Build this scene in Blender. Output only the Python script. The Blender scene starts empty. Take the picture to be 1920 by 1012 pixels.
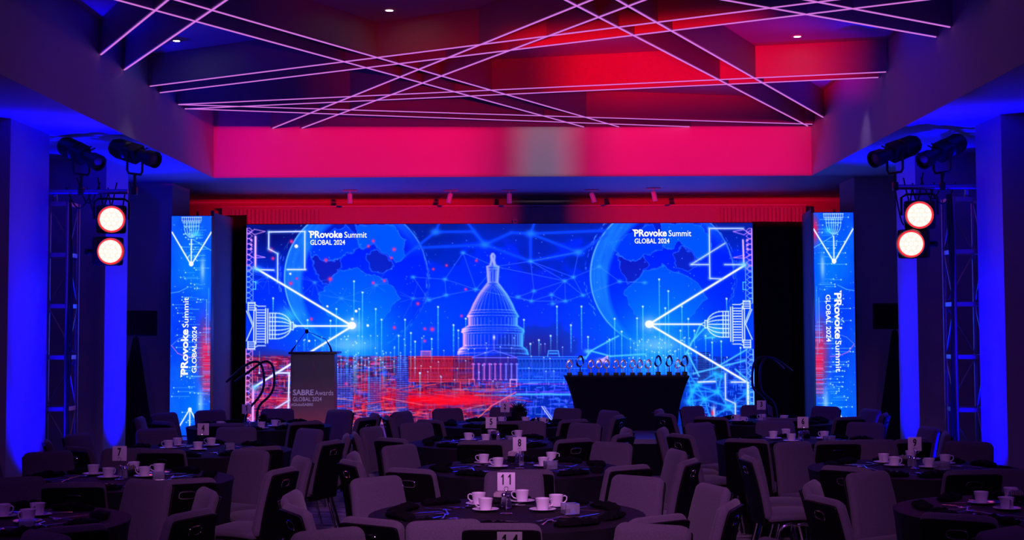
import bpy, bmesh, math, random
import numpy as np
from mathutils import Vector, Matrix

random.seed(11)
rng = np.random.default_rng(5)
SC = bpy.context.scene
COL = SC.collection
PI = math.pi

# ------------------------------------------------------------------ camera
F = 2660.0
CAMZ = 1.80
YAW, PITCH, ROLL = math.atan(20/F), math.atan(144/F), 0.003
cam_d = bpy.data.cameras.new('camera')
cam = bpy.data.objects.new('camera', cam_d)
COL.objects.link(cam)
Rm = (Matrix.Rotation(YAW, 3, 'Z') @ Matrix.Rotation(PI/2 + PITCH, 3, 'X') @ Matrix.Rotation(-ROLL, 3, 'Z'))
cam.location = (0, 0, CAMZ)
cam.rotation_euler = Rm.to_euler()
cam_d.sensor_width = 36
cam_d.lens = 36*F/1920
cam_d.shift_y = -34/1920
cam_d.clip_end = 100
SC.camera = cam

def ray(px, py):
    return Rm @ Vector(((px-960), -(py-472), -F))
def at(px, py, d):
    r = ray(px, py); return Vector((0, 0, CAMZ)) + r*(d/r.y)
def atz(px, py, z):
    r = ray(px, py); return Vector((0, 0, CAMZ)) + r*((z-CAMZ)/r.z)

# ------------------------------------------------------------------ world, view, large lights
SC.view_settings.view_transform = 'Standard'
SC.view_settings.look = 'None'
SC.view_settings.gamma = 1
SC.view_settings.use_curve_mapping = False
SC.view_settings.exposure = 0.0
w = bpy.data.worlds.new('world'); SC.world = w; w.use_nodes = True
w.node_tree.nodes['Background'].inputs[0].default_value = (0.25, 0.08, 0.45, 1)
w.node_tree.nodes['Background'].inputs[1].default_value = 0.0
SC.cycles.max_bounces = 5
SC.cycles.diffuse_bounces = 3
SC.cycles.sample_clamp_indirect = 2.0
SC.cycles.use_denoising = True
SC.cycles.caustics_reflective = False
SC.cycles.caustics_refractive = False

def spot(name, loc, target, energy, color, size=40, blend=0.6, radius=0.08):
    l = bpy.data.lights.new(name, 'SPOT'); l.energy = energy; l.color = color
    l.spot_size = math.radians(size); l.spot_blend = blend; l.shadow_soft_size = radius
    o = bpy.data.objects.new(name, l); COL.objects.link(o); o.location = loc
    o.rotation_euler = (Vector(target)-Vector(loc)).to_track_quat('-Z', 'Y').to_euler()
    return o
MAG = (1.0, 0.0, 0.10); RED = (1.0, 0.0, 0.006); BLU = (0.0, 0.0, 1.0)
def profile(name, loc, p_lo, p_hi, energy, color, soft=0.004, softx=None, radius=0.04):
    """framing-shutter spotlight: lights only the rectangle between two opposite corners of a far surface"""
    c = (Vector(p_lo)+Vector(p_hi))/2; o = spot(name, loc, c, energy, color, 40, 0.2, radius)
    inv = o.rotation_euler.to_matrix().transposed(); q = [inv @ (Vector(p)-Vector(loc)) for p in (p_lo, p_hi)]
    t = [(v.x/-v.z, v.y/-v.z) for v in q]; hx = abs(t[1][0]-t[0][0])/2; hy = abs(t[1][1]-t[0][1])/2
    o.data.spot_size = min(2.6, 2.3*math.atan(math.hypot(hx, hy)+.01))
    o.data.use_nodes = True; nt = o.data.node_tree; em = nt.nodes['Emission']
    tc = nt.nodes.new('ShaderNodeTexCoord'); sp = nt.nodes.new('ShaderNodeSeparateXYZ'); nt.links.new(tc.outputs['Normal'], sp.inputs[0])
    def M_(op, a, b=None):
        m = nt.nodes.new('ShaderNodeMath'); m.operation = op
        for k, v in ((0, a), (1, b)):
            if v is None: continue
            if isinstance(v, (int, float)): m.inputs[k].default_value = v
            else: nt.links.new(v, m.inputs[k])
        return m.outputs[0]
    res = []
    for ax, h, sf in (('X', hx, softx or soft), ('Y', hy, soft)):
        a = M_('ABSOLUTE', M_('DIVIDE', sp.outputs[ax], M_('ABSOLUTE', sp.outputs['Z'])))
        m = nt.nodes.new('ShaderNodeMapRange'); m.interpolation_type = 'SMOOTHSTEP'
        nt.links.new(a, m.inputs[0]); m.inputs[1].default_value = h-sf; m.inputs[2].default_value = h+sf; m.inputs[3].default_value = 1; m.inputs[4].default_value = 0
        res.append(m.outputs[0])
    nt.links.new(M_('MULTIPLY', res[0], res[1]), em.inputs['Strength'])
    return o
# stage wash lamps hung behind the camera, crossing to the far header
profile('wash_spot', (2.6, -1, 3.9), (-4.0, 17.8, 3.715), (-0.25, 17.8, 4.345), 18500, MAG, .0012, .035)
profile('wash_spot', (-2.6, -1, 3.9), (0.75, 17.8, 3.715), (3.75, 17.8, 4.345), 20000, MAG, .0012, .03)
profile('wash_spot', (0.3, 0, 3.9), (-0.05, 17.8, 3.715), (0.62, 17.8, 4.345), 3300, (1, .66, .95), .0012, .014)  # added lamp, imitates the pale downlight stripe mid-header
profile('wash_spot', (2.2, 4, 3.2), (-4.5, 20.7, 3.27), (-0.4, 20.7, 3.72), 9500, RED, .003, .04)
profile('wash_spot', (-2.2, 4, 3.2), (1.0, 20.7, 3.27), (4.5, 20.7, 3.72), 9500, RED, .003, .04)
# red lamps reaching up into the ceiling beams
profile('beam_red_spot', (-1.5, 5.0, 2.6), (0.2, 14.2, 4.0), (3.2, 14.2, 5.0), 6500, RED, .02, .04)
profile('beam_red_spot', (1.0, 3.5, 2.6), (-2.0, 15.5, 4.0), (2.6, 15.5, 5.0), 1900, RED, .03, .06)
profile('beam_red_spot', (0.5, 3.0, 2.6), (-2.0, 12.0, 4.2), (1.6, 12.0, 5.4), 480, (1, 0, .05), .05, .08)
# added blue spots imitating screen glow on the tray ceiling
spot('ceiling_glow_fill', (-2.6, 9.5, 2.9), (-3.2, 13.5, 4.6), 45, (.12, 0, 1), 70, 1.0, .2)
spot('ceiling_glow_fill', (2.0, 9.5, 2.9), (3.0, 13.9, 4.6), 70, (.12, 0, 1), 60, 1.0, .2)
# podium and trophy lamps
profile('podium_spot', (1.2, 1.0, 3.4), (-3.05, 18.6, .5), (-2.4, 18.6, 1.5), 2600, (.9, .62, .85), .003)
profile('trophy_spot', (0.2, 1.0, 3.4), (0.5, 18.9, 1.18), (2.3, 18.9, 1.5), 5500, (1, .6, .62), .002)
# low lilac house light over the tables
spot('house_spot', (-2.8, 4.5, 4.28), (-2.3, 9.5, 0.8), 140, (0.45, 0.10, 1.0), 80, 1.0, 0.3)
spot('house_spot', (2.8, 4.5, 4.28), (2.3, 9.5, 0.8), 140, (0.45, 0.10, 1.0), 80, 1.0, 0.3)
spot('house_spot', (0.0, 2.8, 4.28), (0.0, 9.4, 0.8), 980, (1.0, 0.36, 1.0), 48, 1.0, 0.3)

# ------------------------------------------------------------------ mesh helper
class MB:
    def __init__(s): s.v = []; s.f = []
    def add(s, vs, fs):
        n = len(s.v); s.v += [tuple(v) for v in vs]; s.f += [tuple(i+n for i in f) for f in fs]; return s
    def box(s, a, b, M=None):
        x0, y0, z0 = a; x1, y1, z1 = b
        vs = [Vector(p) for p in ((x0,y0,z0),(x1,y0,z0),(x1,y1,z0),(x0,y1,z0),(x0,y0,z1),(x1,y0,z1),(x1,y1,z1),(x0,y1,z1))]
        if M is not None: vs = [M @ v for v in vs]
        return s.add(vs, [(0,3,2,1),(4,5,6,7),(0,1,5,4),(1,2,6,5),(2,3,7,6),(3,0,4,7)])
    def cham(s, a, b, c=0.01, M=None):
        bm = bmesh.new(); bmesh.ops.create_cube(bm, size=1)
        a = Vector(a); b = Vector(b)
        for v in bm.verts:
            v.co = Vector([(a[i]+b[i])/2 + v.co[i]*(b[i]-a[i]) for i in range(3)])
        bmesh.ops.bevel(bm, geom=bm.edges[:], offset=c, segments=2, affect='EDGES', profile=0.6)
        bm.verts.index_update()
        vs = [v.co.copy() if M is None else M @ v.co for v in bm.verts]
        s.add(vs, [tuple(v.index for v in f.verts) for f in bm.faces]); bm.free(); return s
    def rings(s, rs, cap=True, closed=False):
        k = len(rs[0]); vs = [p for r in rs for p in r]; fs = []
        n = len(rs)
        for i in range(n if closed else n-1):
            j = (i+1) % n
            for q in range(k):
                fs.append((i*k+q, i*k+(q+1)%k, j*k+(q+1)%k, j*k+q))
        if cap and not closed:
            fs.append(tuple(range(k-1, -1, -1))); fs.append(tuple((n-1)*k+q for q in range(k)))
        return s.add(vs, fs)
    def tube(s, pts, r, k=8, closed=False, flat=None):
        pts = [Vector(p) for p in pts]; rs = []; n = len(pts)
        up = None
        for i, p in enumerate(pts):
            if closed: t = pts[(i+1)%n]-pts[i-1]
            else: t = pts[min(i+1, n-1)]-pts[max(i-1, 0)]
            t.normalize()
            if up is None:
                up = Vector((0,0,1)) if abs(t.z) < .9 else Vector((1,0,0))
            a = up - t*up.dot(t)
            if a.length < 1e-4: a = Vector((1,0,0)) - t*t.x
            a.normalize(); b = t.cross(a); up = a
            rad = r[i] if isinstance(r, (list, tuple)) else r
            fl = 1 if flat is None else flat
            rs.append([p + a*(math.cos(2*PI*q/k)*rad*fl) + b*(math.sin(2*PI*q/k)*rad) for q in range(k)])
        return s.rings(rs, closed=closed)
    def lathe(s, prof, c=(0,0,0), k=20, M=None, cap=True):
        rs = []
        for r, z in prof:
            ring = [Vector((r*math.cos(2*PI*q/k), r*math.sin(2*PI*q/k), z)) for q in range(k)]
            if M is not None: ring = [M @ p for p in ring]
            rs.append([p+Vector(c) for p in ring])
        return s.rings(rs, cap=cap)
    def prism(s, poly, ext):
        n = len(poly); vs = [Vector(p) for p in poly] + [Vector(p)+Vector(ext) for p in poly]
        fs = [tuple(range(n)), tuple(range(2*n-1, n-1, -1))] + [(i, n+i, n+(i+1)%n, (i+1)%n) for i in range(n)]
        return s.add(vs, fs)
    def build(s, name, mat, parent=None, world=True, smooth=True, origin=None):
        me = bpy.data.meshes.new(name)
        vs = s.v
        off = Vector((0,0,0))
        if parent is not None and world: off = Vector(parent.location) + (Vector(parent.parent.location) if parent.parent else Vector((0,0,0)))
        elif parent is None and world:
            if origin is None:
                xs = [v[0] for v in vs]; ys = [v[1] for v in vs]; zs = [v[2] for v in vs]
                off = Vector(((min(xs)+max(xs))/2, (min(ys)+max(ys))/2, min(zs)))
            else: off = Vector(origin)
        me.from_pydata([(v[0]-off.x, v[1]-off.y, v[2]-off.z) for v in vs], [], s.f)
        bm = bmesh.new(); bm.from_mesh(me); bmesh.ops.recalc_face_normals(bm, faces=bm.faces[:]); bm.to_mesh(me); bm.free()
        if smooth:
            me.shade_smooth(); me.set_sharp_from_angle(angle=math.radians(38))
        me.materials.append(mat)
        o = bpy.data.objects.new(name, me); COL.objects.link(o)
        if parent is not None: o.parent = parent
        elif world: o.location = off
        return o

def tag(o, label, cat, group=None, kind=None):
    o['label'] = label; o['category'] = cat
    if group: o['group'] = group
    if kind: o['kind'] = kind
    return o
def thing(name, label, cat, loc=(0,0,0), group=None, rz=0):
    o = bpy.data.objects.new(name, None); COL.objects.link(o); o.location = loc; o.rotation_euler = (0,0,rz)
    o.empty_display_size = 0.1
    return tag(o, label, cat, group)
def struct(o): o['kind'] = 'structure'; return o
def children(o, idx):
    return idx.get(o.name, [])
def copy_tree(o, loc, rz, label, kids):
    c = o.copy(); COL.objects.link(c); c.location = loc; c.rotation_euler = (0,0,rz); c['label'] = label
    for ch, sub in kids:
        d = ch.copy(); COL.objects.link(d); d.parent = c
        for g in sub:
            e = g.copy(); COL.objects.link(e); e.parent = d
    return c
def kids_of(o):
    return [(ch, list(ch.children)) for ch in o.children]

# ------------------------------------------------------------------ materials
def mat(name, col, rough=0.6, metal=0.0, noise=0.0, scale=30, bump=0.0, spec=0.5, coat=0, trans=0, sheen=0):
    m = bpy.data.materials.new(name); m.use_nodes = True; nt = m.node_tree
    b = nt.nodes['Principled BSDF']
    b.inputs['Base Color'].default_value = (*col, 1); b.inputs['Roughness'].default_value = rough
    b.inputs['Metallic'].default_value = metal; b.inputs['Specular IOR Level'].default_value = spec
    b.inputs['Coat Weight'].default_value = coat; b.inputs['Transmission Weight'].default_value = trans
    b.inputs['Sheen Weight'].default_value = sheen
    if noise or bump:
        tc = nt.nodes.new('ShaderNodeTexCoord'); n = nt.nodes.new('ShaderNodeTexNoise')
        n.inputs['Scale'].default_value = scale; n.inputs['Detail'].default_value = 4
        nt.links.new(tc.outputs['Object'], n.inputs['Vector'])
        if noise:
            mx = nt.nodes.new('ShaderNodeMix'); mx.data_type = 'RGBA'
            mx.inputs[6].default_value = (*[c*(1-noise) for c in col], 1)
            mx.inputs[7].default_value = (*[min(1, c*(1+noise)) for c in col], 1)
            nt.links.new(n.outputs['Fac'], mx.inputs[0]); nt.links.new(mx.outputs[2], b.inputs['Base Color'])
        if bump:
            bp = nt.nodes.new('ShaderNodeBump'); bp.inputs['Strength'].default_value = bump; bp.inputs['Distance'].default_value = 0.005
            nt.links.new(n.outputs['Fac'], bp.inputs['Height']); nt.links.new(bp.outputs[0], b.inputs['Normal'])
    return m
def emis(name, col, strength, base=(0.02,0.02,0.02)):
    m = bpy.data.materials.new(name); m.use_nodes = True; b = m.node_tree.nodes['Principled BSDF']
    b.inputs['Base Color'].default_value = (*base, 1); b.inputs['Roughness'].default_value = 0.5
    b.inputs['Emission Color'].default_value = (*col, 1); b.inputs['Emission Strength'].default_value = strength
    return m
M = dict(
    wall=mat('painted_wall', (0.42, 0.40, 0.40), 0.8, noise=0.05, scale=3),
    ceil=mat('ceiling_paint', (0.5, 0.48, 0.5), 0.85, noise=0.04, scale=2),
    header=mat('header_paint', (0.5, 0.47, 0.48), 0.55, noise=0.04, scale=2),
    fin=mat('beam_paint', (0.30, 0.27, 0.28), 0.5, noise=0.1, scale=2),
    fabric=mat('chair_fabric', (0.10, 0.075, 0.12), 0.95, noise=0.35, scale=140, bump=0.25, sheen=0.15),
    shell=mat('black_shell', (0.004, 0.004, 0.005), 0.5, noise=0.1, scale=60, spec=.12),
    chrome=mat('chrome', (0.75, 0.75, 0.78), 0.12, 1.0, noise=0.02),
    trophy=mat('trophy_silver', (0.75, 0.66, 0.7), 0.38, 0.9, noise=0.05),
    steel=mat('cutlery_steel', (0.6, 0.6, 0.62), 0.22, 1.0, noise=0.02),
    cloth=mat('black_tablecloth', (0.006, 0.005, 0.010), 0.75, noise=0.2, scale=300, bump=0.05, spec=.3),
    napkin=mat('black_napkin', (0.0025, 0.0025, 0.004), 0.9, noise=0.3, scale=200, bump=0.3, spec=.12),
    drape=mat('black_drape', (0.006, 0.006, 0.008), 0.95, noise=0.2, scale=50),
    wing=mat('grey_blue_drape', (0.16, 0.17, 0.2), 0.9, noise=0.1, scale=50),
    china=mat('white_china', (0.86, 0.82, 0.86), 0.25, noise=0.02, coat=0.3),
    card=mat('white_card', (0.78, 0.72, 0.8), 0.6, noise=0.03),
    ink=mat('black_ink', (0.01, 0.01, 0.01), 0.6, noise=0.1),
    glass=mat('frosted_glass', (0.75, 0.78, 0.95), 0.12, 0, noise=0.02, trans=0.75),
    alu=mat('truss_aluminium', (0.42, 0.42, 0.45), 0.35, 1.0, noise=0.1),
    black=mat('black_metal', (0.01, 0.01, 0.012), 0.45, 0.2, noise=0.1),
    rail=mat('dark_rail_metal', (0.05, 0.05, 0.06), 0.3, 0.9, noise=0.1),
    white=mat('white_metal', (0.6, 0.6, 0.62), 0.4, noise=0.03),
    stagetop=mat('stage_deck', (0.3, 0.3, 0.34), 0.4, noise=0.2, scale=8),
    sugar=mat('paper_packets', (0.5, 0.42, 0.42), 0.8, noise=0.3, scale=60),
    leaf=mat('dark_leaf', (0.012, 0.014, 0.014), 0.5, noise=0.3),
    pelmet=mat('pelmet_fabric', (0.45, 0.42, 0.42), 0.85, noise=0.06, scale=12),
    table=mat('table_board', (0.2, 0.15, 0.1), 0.6, noise=0.2),
    strip=emis('beam_light_strip', (0.66, 0.17, 0.72), 1.0),
    lampw=emis('downlight_lens', (1.0, 0.9, 0.85), 12.0),
    redlens=emis('red_lamp_lens', (1.0, 0.36, 0.30), 3.2),
    lensbase=emis('red_lamp_lens_base', (1.0, 0.38, 0.33), 2.3),
    redrim=emis('red_lamp_rim', (1.0, 0.01, 0.02), 2.2),
    scrw=emis('screen_white', (0.93, 0.95, 1.0), 1.15),
    tube=mat('printed_white', (0.75, 0.72, 0.78), 0.6, noise=0.02),
)
def carpet():
    m = bpy.data.materials.new('carpet'); m.use_nodes = True; nt = m.node_tree; b = nt.nodes['Principled BSDF']
    tc = nt.nodes.new('ShaderNodeTexCoord'); mp = nt.nodes.new('ShaderNodeMapping'); mp.inputs['Scale'].default_value = (1.2, 9, 1)
    n = nt.nodes.new('ShaderNodeTexNoise'); n.inputs['Scale'].default_value = 1.6; n.inputs['Detail'].default_value = 6; n.inputs['Distortion'].default_value = 1.2
    r = nt.nodes.new('ShaderNodeValToRGB'); r.color_ramp.elements[0].position = 0.40; r.color_ramp.elements[1].position = 0.56
    r.color_ramp.elements[0].color = (0.07, 0.06, 0.07, 1); r.color_ramp.elements[1].color = (0.55, 0.48, 0.5, 1)
    nt.links.new(tc.outputs['Object'], mp.inputs['Vector']); nt.links.new(mp.outputs[0], n.inputs['Vector'])
    nt.links.new(n.outputs['Fac'], r.inputs[0]); nt.links.new(r.outputs[0], b.inputs['Base Color']); b.inputs['Roughness'].default_value = 0.95
    return m
M['carpet'] = carpet()

def text_mb(txt, bold=0.0):
    if txt == '1' and bold > .03:      # slab numeral with a flag
        return [(.42,0),(.80,0),(.80,1),(.50,1),(.05,.80),(.05,.66),(.42,.76)], [(0,1,2,6),(2,3,4,5,6)]
    c = bpy.data.curves.new('t', 'FONT'); c.body = txt; c.size = 1; c.offset = bold; c.resolution_u = 3
    o = bpy.data.objects.new('t', c); COL.objects.link(o)
    dg = bpy.context.evaluated_depsgraph_get()
    me = bpy.data.meshes.new_from_object(o.evaluated_get(dg))
    vs = [v.co.copy() for v in me.vertices]; fs = [tuple(p.vertices) for p in me.polygons]
    bpy.data.objects.remove(o); bpy.data.curves.remove(c); bpy.data.meshes.remove(me)
    x0 = min(v.x for v in vs); x1 = max(v.x for v in vs); y0 = min(v.y for v in vs); y1 = max(v.y for v in vs)
    return [((v.x-x0)/(x1-x0), (v.y-y0)/(y1-y0)) for v in vs], fs
def text(name, txt, o, ux, uy, matl, parent, bold=0.0, world=True):
    """o lower-left corner, ux / uy full width and height vectors"""
    uv, fs = text_mb(txt, bold)
    mb = MB(); mb.add([Vector(o)+Vector(ux)*a+Vector(uy)*b for a, b in uv], fs)
    ob = mb.build(name, matl, parent, world=world, smooth=False)
    return ob

# ------------------------------------------------------------------ room shell
Z1, Z2, ZS = 3.71, 4.66, 4.335          # soffit, tray ceiling, underside of the beams
XL, XR, YH, YB = -3.90, 3.64, 17.8, 20.8
WL, WR, YN = -5.7, 5.6, -4.0
mb = MB(); mb.box((WL-.2, YN-.2, -.1), (WR+.2, YB+.2, 0)); struct(mb.build('floor', M['carpet']))
mb = MB(); mb.box((XL-.2, YN, Z2), (XR+.2, YH+.2, Z2+.1)); struct(mb.build('ceiling', M['ceil']))
def bxs(name, a, b, m):
    mb = MB(); mb.box(a, b); return struct(mb.build(name, m))
bxs('ceiling', (WL, YN, Z1), (XL, YB, Z2), M['ceil'])
bxs('ceiling', (XR, YN, Z1), (WR, YB, Z2), M['ceil'])
bxs('ceiling', (XL, YH, Z1), (XR, YB, Z2), M['header'])
bxs('wall_left', (WL-.2, YN, 0), (WL, YB, Z2), M['wall'])
bxs('wall_right', (WR, YN, 0), (WR+.2, YB, Z2), M['wall'])
bxs('wall_back', (WL-.2, YB, 0), (WR+.2, YB+.2, Z2), M['wall'])
bxs('wall_front', (WL-.2, YN-.2, 0), (WR+.2, YN, Z2), M['wall'])
# columns standing along the side walls
for (x0, x1, y0, y1) in [(WL, -4.62, 12.7, 13.75), (WL, -4.64, 15.72, 16.6), (WL, -4.54, 18.3, 19.25), (WL, -4.64, 8.0, 9.2),
                         (4.30, WR, 12.7, 13.42), (4.30, WR, 15.5, 16.3), (4.22, WR, 18.0, 18.85), (4.30, WR, 8.0, 9.2)]:
    bxs('column', (x0, y0, 0), (x1, y1, Z1), M['wall'])
# stage
ST = 0.445
mb = MB(); mb.box((-4.5, 17.5, ST-.06), (4.2, 20.6, ST)); o = mb.build('stage_deck', M['stagetop'])
tag(o, 'low black stage deck running the width of the screen', 'stage')
mb = MB()
n = 260
pts = []
for i in range(n+1):
    x = -4.5 + 8.7*i/n; pts.append(Vector((x, 17.48 - .018*math.sin(i*1.35)-.01*math.sin(i*.41), 0)))
mb.add([p+Vector((0,0,.01)) for p in pts]+[p+Vector((0,0,ST-.065)) for p in pts], [(i, i+1, n+2+i, n+1+i) for i in range(n)])
o = mb.build('stage_skirt', M['drape']); tag(o, 'pleated black skirt hanging along the front of the stage', 'skirt')

# ------------------------------------------------------------------ ceiling beams with light strips
LINES = [((190,102),(315,0)), ((232,132),(425,0)), ((370,41),(1087,236)), ((393,18),(1154,236)),
         ((279,162),(1231,42)), ((295,174.5),(1280,55)), ((332,196),(1660,135)), ((353,204),(1660,144.5)),
         ((332,196),(1529,233)), ((353,204),(1280,237)), ((516,238.5),(1077,13)), ((572,238),(1177,12)),
         ((1060,0),(1510,234)), ((1157,0),(1545,221)), ((1357,0),(1760,70.5)), ((1512,0),(1786,52))]
LB = ['leftmost short ceiling beam with lilac strip by the left tray wall', 'second short ceiling beam from the left tray wall, lilac strip below',
      'ceiling beam sloping right from top left, lower of that pair', 'ceiling beam sloping right from top left, upper of that pair',
      'long flat ceiling beam across the tray, upper of the nearest pair', 'long flat ceiling beam across the tray, lower of the nearest pair',
      'long ceiling beam under the bright red faces, upper one', 'long ceiling beam under the bright red faces, lower one',
      'far ceiling beam close to the pink header, nearer one', 'far ceiling beam close to the pink header, farther one',
      'ceiling beam rising right from the header left end, upper one', 'ceiling beam rising right from the header left end, lower one',
      'steep ceiling beam ending at the right header corner, left one', 'steep ceiling beam ending at the right tray wall, right one',
      'top right ceiling beam with lilac strip, lower of the pair', 'top right ceiling beam with lilac strip, upper of the pair']
for (a, b), lb in zip(LINES, LB):
    p = atz(a[0], a[1], ZS); q = atz(b[0], b[1], ZS); dr = (q-p); dr.z = 0
    t0, t1 = -1e9, 1e9
    for k, lo, hi in ((0, XL+.003, XR-.003), (1, YN+.5, YH-.003)):
        if abs(dr[k]) < 1e-6: continue
        ta, tb = (lo-p[k])/dr[k], (hi-p[k])/dr[k]
        t0 = max(t0, min(ta, tb)); t1 = min(t1, max(ta, tb))
    P = p+dr*t0; Q = p+dr*t1; P.z = Q.z = 0
    u = (Q-P).normalized(); nn = Vector((-u.y, u.x, 0))
    th = thing('ceiling_beam', lb, 'ceiling beam', ((P.x+Q.x)/2, (P.y+Q.y)/2, ZS), 'crossing ceiling beams with light strips')
    def board(z0, z1, hw, inset=0):
        A = P+u*inset; B = Q-u*inset; mb = MB()
        vs = [A-nn*hw, B-nn*hw, B+nn*hw, A+nn*hw]
        mb.add([v+Vector((0,0,z0)) for v in vs]+[v+Vector((0,0,z1)) for v in vs], [(0,3,2,1),(4,5,6,7),(0,1,5,4),(1,2,6,5),(2,3,7,6),(3,0,4,7)])
        return mb
    board(ZS+.004, Z2-.002, .022, .012).build('board', M['fin'], th, smooth=False)
    s = board(ZS-.004, ZS+.006, .0065, .02).build('light_strip', M['strip'], th, smooth=False); s['label'] = 'glowing lilac strip'

# recessed downlights
for px, py, lb in [(730, 20, 'recessed downlight glowing in the ceiling above the beams, middle top'), (331, 77, 'recessed downlight at the left of the tray ceiling'), (1495, 69, 'recessed downlight at the right of the tray ceiling')]:
    p = atz(px, py, Z2-.006)
    th = thing('downlight', lb, 'downlight', p, 'recessed ceiling downlights')
    mb = MB(); mb.lathe([(.035, 0), (.06, 0), (.062, .004), (.035, .004)], p, 24, cap=False); mb.build('trim_ring', M['white'], th)
    mb = MB(); mb.lathe([(.034, .001), (.034, .004)], p, 24); mb.build('lens', M['lampw'], th)
    spot('downlight_spot', p-Vector((0,0,.03)), p-Vector((0,0,3)), 5, (1,.8,.8), 70, .5, .03)
# violet spot without a fixture, aimed down the right tray wall

p = Vector((3.35, 14.9, Z2-.01)); spot('downlight_spot', p-Vector((0,0,.3)), (3.6, 15.0, 3.5), 5, (.6,.4,.9), 60, .9, .05)

# ------------------------------------------------------------------ screen picture (drawn as LED pixels)
class Canvas:
    def __init__(s, x0, y0, x1, y1, sc=1.0):
        s.x0, s.y0, s.sc = x0, y0, sc
        s.w = int((x1-x0)*sc)+1; s.h = int((y1-y0)*sc)+1
        s.a = np.zeros((s.h, s.w, 3), np.float32)
        yy, xx = np.mgrid[0:s.h, 0:s.w]
        s.X = xx/sc+x0; s.Y = yy/sc+y0
    def win(s, xa, ya, xb, yb):
        i0 = max(0, int((ya-s.y0)*s.sc)-1); i1 = min(s.h, int((yb-s.y0)*s.sc)+2)
        j0 = max(0, int((xa-s.x0)*s.sc)-1); j1 = min(s.w, int((xb-s.x0)*s.sc)+2)
        if i1 <= i0 or j1 <= j0: return None
        return slice(i0, i1), slice(j0, j1)
    def over(s, win, m, c):
        m = m[..., None]; s.a[win] = s.a[win]*(1-m) + np.array(c, np.float32)*m
    def line(s, xa, ya, xb, yb, wd=1.0, c=(1,1,1), al=1.0, glow=0, soft=.6, gc=None):
        r = wd/2+soft+glow*2.5
        w_ = s.win(min(xa,xb)-r, min(ya,yb)-r, max(xa,xb)+r, max(ya,yb)+r)
        if w_ is None: return
        X = s.X[w_]; Y = s.Y[w_]; dx, dy = xb-xa, yb-ya; L = dx*dx+dy*dy+1e-9
        t = np.clip(((X-xa)*dx+(Y-ya)*dy)/L, 0, 1); d = np.hypot(X-xa-t*dx, Y-ya-t*dy)
        if glow: s.over(w_, np.clip(al*.5*np.exp(-(d/glow)**2), 0, 1), gc or c)
        s.over(w_, np.clip(al*np.clip((wd/2+soft-d)/(2*soft), 0, 1), 0, 1), c)
    def poly(s, pts, *a, **k):
        for p, q in zip(pts[:-1], pts[1:]): s.line(p[0], p[1], q[0], q[1], *a, **k)
    def blob(s, x, y, rx, ry, c, al=1.0, hard=False):
        k = 1.1 if hard else 2.5
        w_ = s.win(x-rx*k, y-ry*k, x+rx*k, y+ry*k)
        if w_ is None: return
        d = np.hypot((s.X[w_]-x)/rx, (s.Y[w_]-y)/ry)
        m = np.clip((1-d)*min(rx, ry)+.5, 0, 1) if hard else np.exp(-d*d)
        s.over(w_, m*al, c)
    def region(s, pts, c, al=1.0, jag=7, seed=9, edge=None):
        P = np.array(pts, float); w_ = s.win(P[:,0].min()-8, P[:,1].min()-8, P[:,0].max()+8, P[:,1].max()+8)
        X = s.X[w_]+jag*2*(fbm(s.X[w_]/13, s.Y[w_]/11, seed, 4)-.47); Y = s.Y[w_]+jag*2*(fbm(s.X[w_]/11+9, s.Y[w_]/13+4, seed+50, 4)-.47)
        ins = np.zeros(X.shape, bool); D = np.full(X.shape, 1e9)
        for (xa, ya), (xb, yb) in zip(P, np.roll(P, -1, 0)):
            c1 = (ya > Y) != (yb > Y); ins ^= c1 & (X < (xb-xa)*(Y-ya)/(yb-ya+1e-9)+xa)
            dx, dy = xb-xa, yb-ya; t = np.clip(((X-xa)*dx+(Y-ya)*dy)/(dx*dx+dy*dy+1e-9), 0, 1); D = np.minimum(D, np.hypot(X-xa-t*dx, Y-ya-t*dy))
        s.over(w_, ins*al, c)
        if edge: s.over(w_, np.exp(-(D/.9)**2)*.55, edge)
    def rect(s, xa, ya, xb, yb, c, al=1.0):
        w_ = s.win(xa, ya, xb, yb)
        if w_ is None: return
        X = s.X[w_]; Y = s.Y[w_]
        m = np.clip(X-xa+.5, 0, 1)*np.clip(xb-X+.5, 0, 1)*np.clip(Y-ya+.5, 0, 1)*np.clip(yb-Y+.5, 0, 1)
        s.over(w_, m*al, c)
def vnoise(X, Y, seed):
    r = np.random.default_rng(seed).random((64, 64)).astype(np.float32)
    xi = np.floor(X).astype(int); yi = np.floor(Y).astype(int); fx = X-xi; fy = Y-yi
    fx = fx*fx*(3-2*fx); fy = fy*fy*(3-2*fy)
    g = lambda a, b: r[b % 64, a % 64]
    return (g(xi,yi)*(1-fx)+g(xi+1,yi)*fx)*(1-fy)+(g(xi,yi+1)*(1-fx)+g(xi+1,yi+1)*fx)*fy
def fbm(X, Y, seed, o=4):
    t = 0; a = .5
    for i in range(o): t = t+a*vnoise(X*2**i, Y*2**i, seed+i); a *= .5
    return t
def c8(r, g, b): return (r/255, g/255, b/255)
WHT = (1, 1, 1); CY = c8(95, 238, 255); PK = c8(255, 60, 150)

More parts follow.
